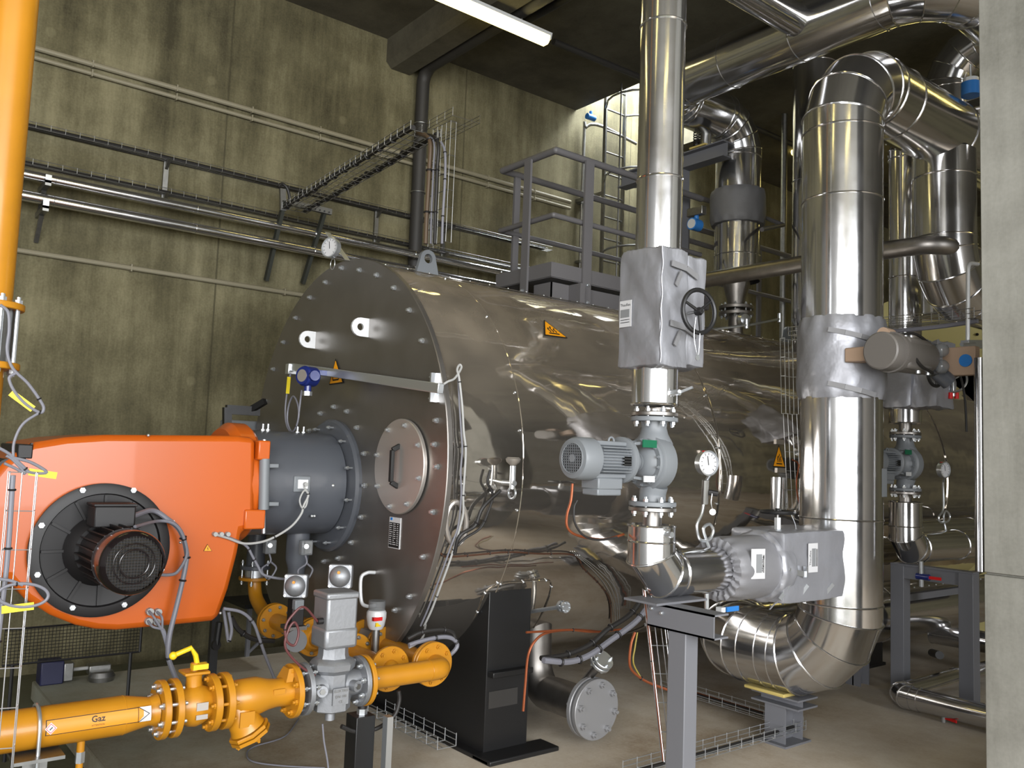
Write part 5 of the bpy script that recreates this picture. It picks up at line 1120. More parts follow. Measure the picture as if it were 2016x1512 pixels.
# marking (direction sticker) wrapped on the pipe, facing the viewer
def onpipe(y, s_, r_=.0735):   # s_: arc offset upward from the side
    th = s_/.072+math.radians(14); return V((GX+r_*math.cos(th), y, GZ+r_*math.sin(th)))
def patch(par, y0, y1, s0, s1, m, r_=.0735, name='sticker', lab=None):
    q = MB(); n = 6; vs = [onpipe(y, s0+(s1-s0)*k/n, r_) for y in (y0, y1) for k in range(n+1)]
    q.add(vs, [(k, k+1, n+2+k, n+1+k) for k in range(n)]); return q.part(par, name, m, lab)
yl, yr = G(82).y, G(272).y
oc = mat('marking_ochre', c3(206, 134, 26), 0.5)
patch(t, yl, yr, -.032, .022, ink, .0728, 'marking_border'); patch(t, yl+.003, G(262).y, -.0292, .0192, oc, .0736, 'marking_field')
patch(t, G(262).y, G(287).y, -.032, .022, white, .0731, 'marking_tip')
q = MB(); ar = [onpipe(G(262).y, -.032+.054*k/8, .0744) for k in range(9)]+[onpipe(G(272).y, .008-.026*k/4, .0744) for k in range(5)]+[onpipe(G(283).y, -.005, .0744)]; q.add(ar, [(0, 1, 12), (1, 2, 12), (2, 3, 12), (3, 11, 12), (3, 4, 11), (4, 10, 11), (4, 5, 10), (5, 9, 10), (5, 6, 9), (6, 7, 9), (7, 8, 9), (9, 10, 13), (10, 11, 13), (11, 12, 13)]); q.part(t, 'arrow_head', oc); MB().tube([onpipe(G(262).y, -.032+.054*k/8, .0748) for k in range(9)], .001, 4).part(t, 'arrow_line', ink)
for s0_, s1_ in ((.022, -.005), (-.032, -.005)): MB().tube([onpipe(G(262).y+(G(283).y-G(262).y)*k/6, s0_+(s1_-s0_)*k/6, .0748) for k in range(7)], .0011, 4).part(t, 'arrow_line', ink)
yG = G(184).y
text_part(t, 'Gaz', .030, ink, lambda u, v: onpipe(yG+u, v+.002, .0742), bold=True)
text_part(t, 'ATTENTION', .008, ink, lambda u, v: onpipe(yG+u, v-.019, .0742))
yd = G(92).y
q = MB(); q.add([onpipe(yd-.02, -.008, .0752), onpipe(yd, .012, .0752), onpipe(yd+.02, -.008, .0752), onpipe(yd, -.028, .0752)], [(0, 1, 2, 3)]); q.part(t, 'hazard_diamond', white, 'white hazard diamond')
cs = [onpipe(yd-.015, -.008, .0758), onpipe(yd, .007, .0758), onpipe(yd+.015, -.008, .0758), onpipe(yd, -.023, .0758)]
q = MB()
for k in range(4): q.beam(cs[k], cs[(k+1) % 4], .0015, .0006, (1, 0, 0))
q.part(t, 'diamond_line', red); q = MB(); q.beam(onpipe(yd-.004, -.012, .076), onpipe(yd+.005, -.004, .076), .003, .0006, (1, 0, 0)); q.part(t, 'diamond_symbol', ink)
# U bolt and support
yu = G(70).y; t = thing('pipe_clamp', 'galvanised U-bolt holding the yellow gas pipe on its bracket', 'clamp', (GX, yu, GZ-.1))
pts = [(GX+.08*math.cos(a), yu, GZ+.08*math.sin(a)) for a in [math.radians(x) for x in range(0, 181, 15)]]; MB().tube([(GX+.08, yu, GZ-.14)]+pts+[(GX-.08, yu, GZ-.14)], .007, 8).part(t, 'u_bolt', zinc)
MB().cbox((GX, yu, GZ-.082), (.24, .16, .012)).part(t, 'plate', steel_d); MB().cbox((GX, yu, (GZ-.09)/2-.01), (.08, .08, GZ-.07)).part(t, 'post', steel_d); MB().cbox((GX, yu, -.115), (.2, .2, .01)).part(t, 'foot', steel_d)
# drain on gas pipe
yv = G(163).y; t = thing('gas_drain', 'small yellow branch with blue-capped valve under the gas pipe', 'valve', (GX, yv, GZ-.2)); zv = GZ-.07
MB().cyl((GX, yv, zv+.01), (GX, yv, zv-.04), .014, n=14).part(t, 'branch', yellow); MB().cyl((GX, yv, zv-.04), (GX, yv, zv-.08), .017, n=6).part(t, 'union', zinc); MB().cyl((GX, yv, zv-.08), (GX, yv, zv-.16), .013, n=12).part(t, 'body', yellow); MB().cyl((GX-.02, yv, zv-.13), (GX+.05, yv, zv-.13), .017, n=14).part(t, 'cap', blue2, 'blue cap'); MB().beam((GX+.03, yv, zv-.135), (GX+.03, yv-.09, zv-.14), .008, .018).part(t, 'lever', yel2)
# ball valve
y1_, y2_ = G(341).y, G(415).y; ym2 = (y1_+y2_)/2+.0
t = thing('ball_valve', 'yellow flanged ball valve with yellow lever handle on the gas pipe', 'valve', (GX, ym2, GZ-.1))
flange(MB(), (GX, y1_, GZ), (0, 1, 0), .112, .026, 40).part(t, 'flange', yellow); flange(MB(), (GX, y2_, GZ), (0, 1, 0), .112, .028, 40).part(t, 'flange', yellow)
MB().lathe((GX, y1_, GZ), (0, 1, 0), [(.06, 0), (.066, .03), (.080, .055), (.084, (y2_-y1_)*.55), (.08, y2_-y1_-.05), (.066, y2_-y1_-.02), (.06, y2_-y1_)], 40).part(t, 'body', yellow)
MB().lathe((GX, ym2, GZ+.06), (0, 0, 1), [(.034, 0), (.030, .04), (.032, .065)], 24).part(t, 'bonnet', yellow); MB().cbox((GX, ym2, GZ+.13), (.09, .10, .012)).part(t, 'mount_plate', yellow, bevel=.004); MB().cyl((GX, ym2, GZ+.13), (GX, ym2, GZ+.165), .016, n=14).part(t, 'stem', yellow)
hz0 = at(374, 1330, x=GX); MB().tube([(GX, ym2+.01, GZ+.155), (GX, ym2, GZ+.195), (GX, ym2-.02, GZ+.225), at(341, 1291, x=GX)], .0105, 10).part(t, 'lever', yel2, 'bright yellow lever'); MB().sphere(at(341, 1291, x=GX), .016).part(t, 'lever_knob', yel2); MB().cbox((GX+.01, ym2+.015, GZ+.152), (.04, .06, .02)).part(t, 'lever_hub', yel2)
for z, h_ in ((.012, .03), (-.028, .018)): MB().cbox((GX+.083, ym2+.012, GZ+z), (.006, .045, h_)).part(t, 'name_plate', cover_m)
# strainer
y3_, y4_ = G(440).y, G(574).y
t = thing('gas_strainer', 'yellow Y-shaped gas strainer with a slanted bolted cap', 'strainer', (GX, (y3_+y4_)/2, GZ-.2))
flange(MB(), (GX, y3_, GZ), (0, 1, 0), .112, .028, 40).part(t, 'flange', yellow); flange(MB(), (GX, y4_, GZ), (0, 1, 0), .113, .024, 40).part(t, 'flange', yellow)
bolts(t, (GX, (y2_+y3_)/2, GZ), (0, 1, 0), .092, 8, .012, L=.07, m=yellow, double=True, ph=.1)
L_ = y4_-y3_
MB().lathe((GX, y3_, GZ), (0, 1, 0), [(.058, 0), (.062, .02), (.074, .05), (.078, L_*.45), (.064, L_*.62), (.058, L_*.75), (.060, L_)], 40).part(t, 'body', yellow)
ax_ = V((0.10, .52, -1)).normalized(); o_ = V((GX, y3_+.035, GZ+.01)); MB().lathe(o_, ax_, [(.04, 0), (.062, .04), (.066, .13), (.072, .15)], 36).part(t, 'basket_branch', yellow)
e_ = o_+ax_*.155; MB().lathe(e_, ax_, [(.082, 0), (.084, .003), (.084, .014), (.082, .016)], 8).part(t, 'cap_ring', yellow); MB().lathe(e_+ax_*.02, ax_, [(.084, 0), (.084, .014), (.06, .02)], 8).part(t, 'cap', yellow); bolts(t, e_+ax_*.034, ax_, .066, 4, .010, m=yellow)
MB().cbox(o_+ax_*.09+V((.064, 0, 0)), (.008, .06, .06)).part(t, 'cast_panel', yellow); MB().cbox((GX+.062, y3_+L_*.72, GZ+.02), (.006, .05, .02)).part(t, 'cast_badge', yellow)
bolts(t, (GX, y4_-.012, GZ), (0, -1, 0), .090, 8, .012, m=yellow, ph=.3)
q = MB(); q.prism([(GX-.05, y4_-.05, GZ+.05), (GX+.05, y4_-.05, GZ+.05), (GX+.03, y4_-.03, GZ+.10), (GX-.03, y4_-.03, GZ+.10)], (0, .03, 0)); q.part(t, 'boss', yellow)
# solenoid valve
y5_, y6_ = G(597).y, G(706).y; ymv = (y5_+y6_)/2; A_ = alu
t = thing('solenoid_valve', 'tall cast aluminium gas solenoid valve with square actuator head', 'valve', (GX, ymv, GZ-.15))
for y_ in (y5_, y6_): flange(MB(), (GX, y_, GZ), (0, 1, 0), .110, .022, 40).part(t, 'flange', A_)
bolts(t, (GX, y6_+.01, GZ), (0, 1, 0), .088, 8, .012, L=.05, double=True, ph=.25); bolts(t, (GX, y5_+.0, GZ), (0, 1, 0), .088, 8, .010, L=.045, double=True, ph=.25)
MB().cyl((GX, y5_, GZ), (GX, y6_, GZ), .058, n=28).part(t, 'through_body', A_)
MB().lathe((GX, ymv, GZ-.105), (0, 0, 1), [(.078, 0), (.086, .006), (.086, .09), (.075, .10), (.075, .16), (.098, .18), (.102, .205), (.09, .22), (.05, .235)], 8, ph=PI/8).part(t, 'valve_body', A_)
MB().cyl((GX, ymv, GZ-.15), (GX, ymv, GZ-.1), .022, n=20).part(t, 'bottom_plug', A_)
for s_ in (-1, 1): MB().cyl((GX+.05, ymv+s_*.075, GZ+.0), (GX+.085, ymv+s_*.085, GZ), .024, n=20).part(t, 'side_port', A_); MB().cyl((GX+.08, ymv+s_*.084, GZ), (GX+.092, ymv+s_*.087, GZ), .013, n=6).part(t, 'port_plug', steel_d)
MB().cbox((GX+.088, ymv, GZ-.03), (.008, .075, .07)).part(t, 'cast_plate', A_)
for ln, zz_ in (('ELEKTRO', .024), ('DN 100', .0), ('CE', -.022)): text_part(t, 'CE' if ln == 'CE' else ln, .016, steel_d, lambda u, v, zz_=zz_: V((GX+.0935, ymv+u, GZ-.03+zz_+v)))
zA, zBq, zCq, zDq = GZ+.12, at(655, 1272, x=GX).z, at(655, 1240, x=GX).z, at(655, 1168, x=GX).z
MB().lathe((GX, ymv, zA), (0, 0, 1), [(.072, 0), (.066, .02), (.066, zBq-zA+.01)], 8, ph=PI/8).part(t, 'lower_tower', A_)
MB().box((GX-.075, ymv-.08, zBq), (GX+.075, ymv+.08, zCq+.02)).part(t, 'coil_base', A_, bevel=.015); MB().box((GX-.07, ymv-.075, zCq), (GX+.07, ymv+.075, zDq)).part(t, 'coil_head', A_, bevel=.012); MB().box((GX-.074, ymv-.08, zDq-.02), (GX+.074, ymv+.08, zDq+.012)).part(t, 'head_lid', A_, bevel=.01)
MB().cyl((GX+.03, ymv-.10, zCq+.05), (GX+.03, ymv-.07, zCq+.05), .014, n=12).part(t, 'cable_gland', blkpl)
cable('dark red coiled cable of the solenoid valve', [V((GX+.03, ymv-.10, zCq+.05))]+pp([(598, 1195), (575, 1212), (562, 1235), (565, 1262), (580, 1270), (588, 1245), (580, 1225), (568, 1240), (562, 1275), (590, 1310), (620, 1330)], x=GX+.05), .0055, mat('maroon_cable', c3(88, 46, 46), 0.5), (.3,))
MB().cyl(at(580, 1262, x=GX-.15), at(583, 1262, x=GX-.09), .048, n=28).top('black_knob', blkpl, 'round black knob disc left of the solenoid valve', 'knob')
cable('thin grey cable hanging from the solenoid valve to the floor', pp([(635, 1425), (638, 1460), (645, 1500), (648, 1540)], x=GX), .004, cab)
cable('thin grey wire snaking on the pad below the strainer', [at(a, b, z=.008) for a, b in ((588, 1415), (560, 1450), (500, 1470), (486, 1485), (500, 1500), (560, 1508), (640, 1512))], .004, cab)
# continuation after valve: flange, pipe, elbow to flange F8
f8 = at(850, 1308, x=-3.66); f8.z = GZ+.0; f7 = at(768, 1325, x=-3.70); f7.z = GZ-.01
t = thing('gas_elbow_pipe', 'yellow gas pipe right of the solenoid valve bending into a bolted flange', 'pipe', (GX, y6_+.03, GZ-.1))
flange(MB(), (GX, y6_+.028, GZ), (0, 1, 0), .112, .022, 40).part(t, 'flange', yellow)
MB().tube(smooth([(GX, y6_+.03, GZ), (GX, f8.y-.12, GZ), (GX, f8.y-.06, GZ), (GX-.008, f8.y-.02, GZ), (GX-.05, f8.y, GZ), (f8.x, f8.y, GZ)], 5), .049, 28).part(t, 'pipe_body', yellow); MB().torus((GX, f8.y-.09, GZ), (0, 1, 0), .0495, .002, 36).part(t, 'weld', yellow)
flange(MB(), (f8.x+.012, f8.y, GZ), (1, 0, 0), .108, .02, 40).part(t, 'flange', yellow); bolts(t, (f8.x+.022, f8.y, GZ), (1, 0, 0), .086, 8, .011, m=yellow)
def hpipe(lb, f, x1, segs):
    t = thing('gas_branch_pipe', lb, 'pipe', (f.x, f.y, GZ-.1)); MB().cyl((f.x-.01, f.y, f.z), (x1, f.y, f.z), .047, n=28).part(t, 'pipe_body', yellow)
    flange(MB(), (f.x-.01, f.y, f.z), (1, 0, 0), .108, .02, 40).part(t, 'flange', yellow)
    for x in segs:
        for dx in (-.016, .016): flange(MB(), (x+dx, f.y, f.z), (1, 0, 0), .105, .02, 36).part(t, 'flange', yellow)
        bolts(t, (x+.026, f.y, f.z), (1, 0, 0), .085, 8, .0105, m=steel_d)
    return t
f5x, f3x, f1x = at(693, 1288, y=f7.y).x, at(615, 1262, y=f7.y).x, at(540, 1229, y=f7.y).x
t = hpipe('yellow branch pipe running under the burner from the front blind flange', f7, f1x, (f5x, f3x, f1x)); bolts(t, (f7.x, f7.y, f7.z), (1, 0, 0), .086, 8, .0115, m=yellow)
MB().lathe((f3x+.05, f7.y, f7.z), (-1, 0, 0), [(.06, 0), (.085, .03), (.085, .2), (.06, .26)], 28).part(t, 'regulator_body', yellow)
MB().sphere((f7.x+.0, f7.y, f7.z), .045).part(t, 'flange_hub', yellow)
f6x = at(757, 1268, y=f8.y).x
t2 = hpipe('second yellow branch pipe parallel behind the front one', f8, f6x-.6, (f6x,))
MB().cyl((f6x-.03, f8.y, f8.z), (f6x-.20, f8.y, f8.z), .07, n=6).part(t2, 'butterfly_body', alu); flange(MB(), (f6x-.22, f8.y, f8.z), (1, 0, 0), .105, .02).part(t2, 'flange', yellow)
# elbow up to burner inlet
in1 = at(501, 1138, y=f7.y); t = thing('gas_riser', 'yellow riser elbow bolted under the burner blast tube', 'pipe', in1)
MB().tube(smooth([(f1x-.02, f7.y, f7.z), (f1x-.12, f7.y, f7.z+.01), (in1.x+.05, f7.y, f7.z+.09), (in1.x, f7.y, f7.z+.2), (in1.x, f7.y, in1.z)], 6), .042, 28).part(t, 'elbow', yellow)
flange(MB(), (in1.x, f7.y, in1.z), (0, 0, 1), .1, .02, 36).part(t, 'flange', yellow); flange(MB(), (in1.x, f7.y, in1.z+.03), (0, 0, 1), .06, .05, 30).part(t, 'butterfly_ring', zinc); flange(MB(), (in1.x, f7.y, in1.z+.07), (0, 0, 1), .095, .025, 36).part(t, 'top_flange', tubegrey)
bolts(t, (in1.x, f7.y, in1.z+.035), (0, 0, 1), .08, 4, .010, L=.12, double=True, ph=.6)
MB().cyl((in1.x, f7.y, in1.z+.07), (in1.x, f7.y, TZ-.22), .058, n=28).part(t, 'inlet_stub', tubegrey, 'grey inlet stub')
i2 = at(583, 1130, y=2.26); t = thing('gas_inlet', 'grey tapered gas inlet stub under the blast tube near the boiler', 'pipe', i2)
MB().lathe((i2.x, 2.26, i2.z-.05), (0, 0, 1), [(.05, 0), (.05, .08), (.068, .14), (.068, TZ-.2-i2.z)], 28).part(t, 'stub', tubegrey)
for (px, py, nm) in ((531, 1076, 'left'), (602, 1078, 'right')):
    c = at(px, py, y=2.13 if px < 560 else 2.2); t = thing('pressure_switch', nm+' transparent pressure switch box under the blast tube', 'switch', c); MB().cbox(c, (.05, .07, .085)).part(t, 'cover', clearp, bevel=.008); MB().cyl(c+V((.026, -.01, .01)), c+V((.034, -.012, .01)), .014, n=16).part(t, 'dial', white_st); MB().cbox(c+V((-.02, .02, 0)), (.03, .04, .07)).part(t, 'base', steel_d)
    cable(nm+' looped grey wire under a pressure switch', [c+V((0, 0, -.04)), c+V((0, .01, -.09)), c+V((.01, -.045, -.13)), c+V((.01, 0, -.19)), c+V((.01, .045, -.13)), c+V((.01, .01, -.09))], .0055, cab, (.6,))
for (px, py, nm) in ((581, 1154, 'left'), (669, 1135, 'right')):
    c = at(px, py, y=2.02 if px < 600 else 2.16); d_ = V((1, -.75, .1)).normalized(); t = thing('gas_regulator_head', nm+' square silver diaphragm head with a round dome', 'regulator', c)
    a__, u__, v__ = frame(d_); q = MB(); 
    q.prism([c+u__*x+v__*y for x, y in ((-.062, -.055), (-.055, -.062), (.055, -.062), (.062, -.055), (.062, .055), (.055, .062), (-.055, .062), (-.062, .055))], -d_*.05); q.part(t, 'square_body', alu, bevel=.006)
    MB().lathe(c, d_, [(.056, 0), (.052, .015), (.04, .03), (.02, .04), (.006, .043)], 32).part(t, 'dome', alu); MB().cyl(c+d_*.035+v__*.022, c+d_*.045+v__*.022, .008, n=10).part(t, 'vent', oc)
    q = MB(); 
    for x in (-.05, .05):
        for y in (-.05, .05): q.cyl(c+u__*x+v__*y, c+u__*x+v__*y+d_*.006, .007, n=8)
    q.part(t, 'corner_screw', zinc, kind='stuff')
    if px < 600:
        MB().cbox(at(582, 1205, y=2.06), (.07, .07, .14)).part(t, 'coil_box', blkpl, 'black coil box', bevel=.006); MB().cbox(at(587, 1190, y=2.0), (.04, .05, .05)).part(t, 'plug', grey, bevel=.004); MB().cbox(at(578, 1234, y=2.08), (.12, .10, .02)).part(t, 'base_plate', steel_d)
    else: MB().cyl(c+V((-.03, .02, -.06)), c+V((-.03, .02, -.18)), .04, n=20).part(t, 'neck', alu)
# white capped actuator
c = at(741, 1215, x=-4.02); t = thing('damper_actuator', 'white round actuator with clear cap and red and yellow stickers', 'actuator', c)
MB().lathe(c-V((0, 0, .06)), (0, 0, 1), [(.035, 0), (.045, .02), (.052, .06), (.052, .085), (.042, .10)], 28).part(t, 'housing', white_st); MB().cyl(c+V((0, 0, .03)), c+V((0, 0, .085)), .044, n=28).part(t, 'clear_cap', clearp); MB().cbox(c+V((.045, -.02, .0)), (.02, .05, .018)).part(t, 'red_sticker', red, 'red sticker'); MB().cbox(c+V((.036, -.012, -.03)), (.02, .03, .02)).part(t, 'yellow_sticker', yel2, 'yellow sticker')
q = MB().cyl(c-V((0, 0, .06)), (c.x, c.y, GZ+.0), .022, n=14); q.part(t, 'shaft', steel_d)
# support under the train
y_s = G(716).y; t = thing('train_support', 'black box post with a threaded bolt carrying the gas train', 'support', (GX, y_s, 0)); zs_ = at(716, 1405, x=GX).z
MB().box((GX-.055, y_s-.05, 0), (GX+.045, y_s+.045, zs_)).part(t, 'post', blk, bevel=.003); MB().cyl((GX, y_s, zs_), (GX, y_s, GZ-.14), .014, n=10).part(t, 'threaded_rod', zinc); MB().cyl((GX, y_s, zs_+.0), (GX, y_s, zs_+.025), .024, n=6).part(t, 'nut', zinc); MB().cyl((GX, y_s, GZ-.15), (GX, y_s, GZ-.10), .02, n=14).part(t, 'rubber_buffer', blkpl)
# vertical gas riser at the left edge with meter
vy = at(3, 295, x=GX).y; zfa, zfb = at(8, 612, x=GX).z, at(5, 722, x=GX).z
t = thing('gas_riser', 'thick yellow vertical gas pipe at the left edge of the frame', 'pipe', (GX, vy, zfa)); MB().cyl((GX, vy, zfa), (GX, vy, ZC), .077, n=40).part(t, 'pipe_body', yellow); flange(MB(), (GX, vy, zfa+.012), (0, 0, 1), .118, .024, 40).part(t, 'flange', yellow)
t = thing('gas_meter', 'grey gas flow meter with white dial between yellow flanges', 'meter', (GX, vy, zfb)); MB().cyl((GX, vy, zfb+.012), (GX, vy, zfa), .088, n=36).part(t, 'meter_body', steel_d)
bolts(t, (GX, vy, (zfa+zfb)/2+.006), (0, 0, 1), .100, 8, .014, L=zfa-zfb+.035, double=True, ph=.45, name='tie_rod')
c = V((GX+.085, vy-.02, (zfa+zfb)/2+.0)); MB().cyl(c, c+V((.05, .0, 0)), .040, n=28).part(t, 'dial_case', white_st); MB().cyl(c+V((.05, 0, 0)), c+V((.053, 0, 0)), .034, n=28).part(t, 'dial', white); MB().cbox(c+V((.055, .0, .0)), (.003, .045, .014)).part(t, 'counter_window', ink); MB().cbox(c+V((.0575, .012, .0)), (.003, .012, .010)).part(t, 'red_digit', red)
t = thing('gas_downpipe', 'lower yellow flange and gas pipe below the flow meter', 'pipe', (GX, vy, zfb-.2)); flange(MB(), (GX, vy, zfb), (0, 0, 1), .118, .024, 40).part(t, 'flange', yellow); MB().tube(smooth([(GX, vy, zfb), (GX, vy, 1.0), (GX, vy-.0, .75), (GX, vy-.05, .6), (GX, vy-.15, GZ), (GX, ya, GZ)], 5), .07, 28).part(t, 'pipe_body', yellow)
# cables at the left
xq = GX+.12
cable('grey cable with a yellow tag hanging in a loop below the gas meter', pp([(0, 600), (16, 615), (18, 650), (14, 690), (25, 725), (55, 755), (80, 790), (86, 805), (78, 812), (50, 795), (28, 770), (18, 745), (30, 735)], x=xq), .0055, cab, (.5, .68), tagat=.72)
cable('grey cable falling from the loop to the burner', pp([(78, 812), (45, 835), (28, 870), (26, 905)], x=xq), .0048, cab)
cable('grey cable with a yellow tag at the top of the left wire tray', pp([(-5, 880), (20, 895), (45, 918), (60, 930), (92, 930), (60, 910), (20, 900)], x=xq), .0055, cab, (.4,), tagat=.5)
cable('short grey cable curling over the burner rear corner', pp([(8, 912), (30, 922), (50, 932), (25, 905), (12, 897)], x=xq), .005, cab)
cable('grey cable coil with a yellow tag on the left wire tray', [at(45+50*math.cos(a), 1172+23*math.sin(a), x=-3.15) for a in [k*.52 for k in range(-8, 16)]], .005, cab, (.2, .6), tagat=.45)
cable('grey cable entering the coil from the left edge', pp([(-10, 1139), (20, 1143), (45, 1152)], x=-3.15), .005, cab)
# left wire tray
tp = at(44, 930, x=-3.2); bq = at(5, 1500, x=-3.2)
tray('bright vertical wire tray in front of the burner at the left edge', V((-3.2, tp.y, tp.z)), V((-3.2, tp.y, 0.0)), (.3, 1, 0), (-1, .3, 0), .08, .035, .12, .0018, mat('bright_wire', c3(190, 192, 196), 0.3, 0.8), 3, name='wire_cable_tray')
cable('grey cable running down inside the left wire tray', [V((-3.205, tp.y-.025, tp.z-.01)), V((-3.21, tp.y-.02, tp.z-.3)), V((-3.2, tp.y-.03, tp.z-.7)), V((-3.21, tp.y-.02, .05))], .008, cab, (.08, .3, .6))

# ================================================================ CABLES, TRAYS AND SMALL THINGS ROUND THE BOILER
def sp(pts, off=.02): return [shellp(a, b, off) for a, b in pts]
cable('pale cable pair running down the boiler flank from a loop above the rail end', pp([(862, 765)], y=BY-.05)+sp([(880, 752), (895, 745), (908, 725), (905, 718), (900, 728), (904, 745)], .06)+sp([(910, 800), (913, 850), (917, 885), (915, 930), (912, 975), (912, 1010), (905, 1040), (895, 1075), (880, 1120), (865, 1160), (850, 1200), (835, 1232)], .03), .006, cabw, (.35, .5, .62, .8, .92))
cable('darker cable beside the pale pair on the boiler flank', sp([(902, 740), (904, 790), (908, 850), (910, 885), (907, 930), (908, 975), (902, 1035), (888, 1075), (872, 1120), (857, 1160), (842, 1200), (828, 1232)], .03), .005, cab)
cable('pale cable from the boiler flank curling to the gas train', sp([(838, 1230)], .03)+pp([(832, 1255), (818, 1268), (805, 1275)], x=-3.75), .006, cabw)
cable('upper black cable hoop beside the black saddle', pp([(802, 1258), (830, 1245), (870, 1240), (890, 1245), (896, 1258)], x=-3.7), .011, rub, (.3, .6)); 
cable('grey cable bundle hoop beside the black saddle', pp([(805, 1270), (830, 1262), (870, 1254), (892, 1258), (900, 1272), (885, 1290), (860, 1303)], x=-3.7), .011, cab, (.3, .6))
cable('brown wiring clipped along the lower boiler flank', sp([(866, 1088), (880, 1096), (930, 1093), (1000, 1087), (1060, 1090), (1130, 1093), (1150, 1120), (1180, 1150), (1200, 1180), (1203, 1225)], .012), .005, mat('brown_wire', c3(70, 44, 30), 0.5), [k/14 for k in range(1, 14)])
for k in range(3): cable(['left', 'middle', 'right'][k]+' of three thin bright wires bowing down the boiler flank', sp([(1133+4*k, 1093), (1165+6*k, 1120), (1192+8*k, 1152), (1208+5*k, 1185), (1212+4*k, 1222)], .02), .0022, zinc, group='bright bowing wires', n=5)
cable('thick grey cable bundle sweeping from the grey stand under the boiler', pp([(1275, 1195), (1250, 1225), (1200, 1262), (1160, 1290), (1120, 1303), (1070, 1300)], x=-3.35), .016, cab, (.15, .35, .55, .75, .9))
cable('thick black cable bundle sweeping from the grey stand under the boiler', pp([(1268, 1172), (1240, 1210), (1195, 1240), (1160, 1270), (1110, 1290), (1065, 1296)], x=-3.4), .014, rub, (.2, .4, .6, .8))
cable('copper cable running from the saddle to the cable bundle', pp([(1036, 1245), (1070, 1243), (1120, 1240), (1170, 1244), (1230, 1238)], x=-3.5), .006, copper, (.6,))
cable('copper cable bowing down beside the black saddle', pp([(1190, 1245), (1130, 1240), (1080, 1245), (1055, 1260), (1040, 1290), (1034, 1350), (1030, 1400)], x=-3.52), .007, copper)
cable('copper cable looping under the cable bundle near the stand', pp([(1250, 1245), (1242, 1270), (1240, 1310), (1255, 1330), (1280, 1345), (1320, 1360)], x=-3.1), .007, copper, (.7,))
cable('yellow cable beside the copper one near the stand', pp([(1255, 1245), (1250, 1275), (1247, 1305), (1262, 1335)], x=-3.1), .004, mat('olive_yellow_cable', c3(150, 134, 60), 0.5))
cable('orange-red cable hanging from the pump motor', pp([(1127, 952), (1124, 985), (1116, 1015), (1118, 1040), (1140, 1055), (1190, 1062), (1228, 1052)], x=-2.85), .006, copper)
cable('black and yellow cable hanging from the pump terminal box', pp([(1136, 985), (1130, 1000), (1132, 1030), (1150, 1055), (1180, 1063), (1215, 1058)], x=-2.80), .005, rub)
cable('dark cables trailing down the flank below the small knob valve', sp([(965, 925), (960, 950), (970, 975), (960, 1010), (945, 1040), (915, 1060), (895, 1080)], .03), .007, rub, (.3, .6))
cable('dark bundle of cables behind the lower edge of the front plate', sp([(985, 965), (950, 1000), (935, 1035), (905, 1055), (895, 1090)], .04), .010, rub, (.5,))
# oval nozzle plate on flank near plate
oc_ = shellp(898, 1030, .004); t = thing('nozzle_ring', 'pale oval cladding collar low on the flank just behind the front plate', 'collar', oc_)
pts = [shellp(898+20*math.cos(a)*(1.0), 1030+42*math.sin(a), .006) for a in [k*PI/12 for k in range(24)]]; MB().tube(pts, .014, 8, True).part(t, 'ring', cover_m)
# blind flange pipe
flgm = mat('pale_flange', c3(150, 150, 152), 0.45, 0.5)
fb = at(1172, 1396, x=-3.58); fb.z = max(fb.z, .19); br_ = .168
t = thing('blowdown_pipe', 'bare steel pipe ending in a large blind flange beside the saddle', 'pipe', fb)
MB().tube(smooth([(-4.12, fb.y, .75), (-4.12, fb.y, .5), (-4.10, fb.y, .32), (-4.02, fb.y, .22), (-3.9, fb.y, fb.z), (-3.62, fb.y, fb.z)], 5), .10, 32).part(t, 'pipe_body', steel_r)
for dx in (-.045, 0): flange(MB(), (fb.x+dx, fb.y, fb.z), (1, 0, 0), br_, .03, 48).part(t, 'flange' if dx else 'blind_flange', flgm)
bolts(t, (fb.x-.02, fb.y, fb.z), (1, 0, 0), .135, 8, .018, L=.07, m=flgm, double=True, ph=.2)
n0 = V((fb.x-.14, fb.y, fb.z+.08)); n1 = at(1182, 1305, x=-3.55); t2 = MB().cyl(n0, n1, .024, n=16).part(t, 'branch_stub', steel_r); dd_ = (n1-n0).normalized()
for k in (0, .028): flange(MB(), n1+dd_*k, dd_, .062, .02, 28).part(t, 'small_flange', zinc)
bolts(t, n1+dd_*.014, dd_, .048, 4, .009, L=.05, double=True)
# floor trays near the support
zf = .06; cr = at(1572, 1432, z=zf)
tray('wire tray on the floor running towards the boiler past the pedestal', V((cr.x, cr.y, zf)), V((cr.x-1.05, cr.y+.0, zf)), (0, 1, 0), (0, 0, 1), .1, .05, .1, .0022, zinc, 4)
tray('wire tray on the floor running from the pedestal towards the grey stand', V((cr.x, cr.y, zf)), V((cr.x-.0, cr.y-1.45, zf)), (1, 0, 0), (0, 0, 1), .1, .05, .1, .0022, zinc, 4)
cable('black cable lying in the floor trays round the corner', [V((cr.x-1.0, cr.y, zf+.01)), V((cr.x-.5, cr.y+.01, zf+.01)), V((cr.x-.08, cr.y, zf+.012)), V((cr.x, cr.y-.08, zf+.012)), V((cr.x+.01, cr.y-.6, zf+.01)), V((cr.x, cr.y-1.4, zf+.01))], .011, rub)
cable('copper cable lying in the floor tray towards the boiler', [V((cr.x-1.0, cr.y+.03, zf+.012)), V((cr.x-.5, cr.y+.02, zf+.012)), V((cr.x-.1, cr.y+.03, zf+.012))], .009, copper)
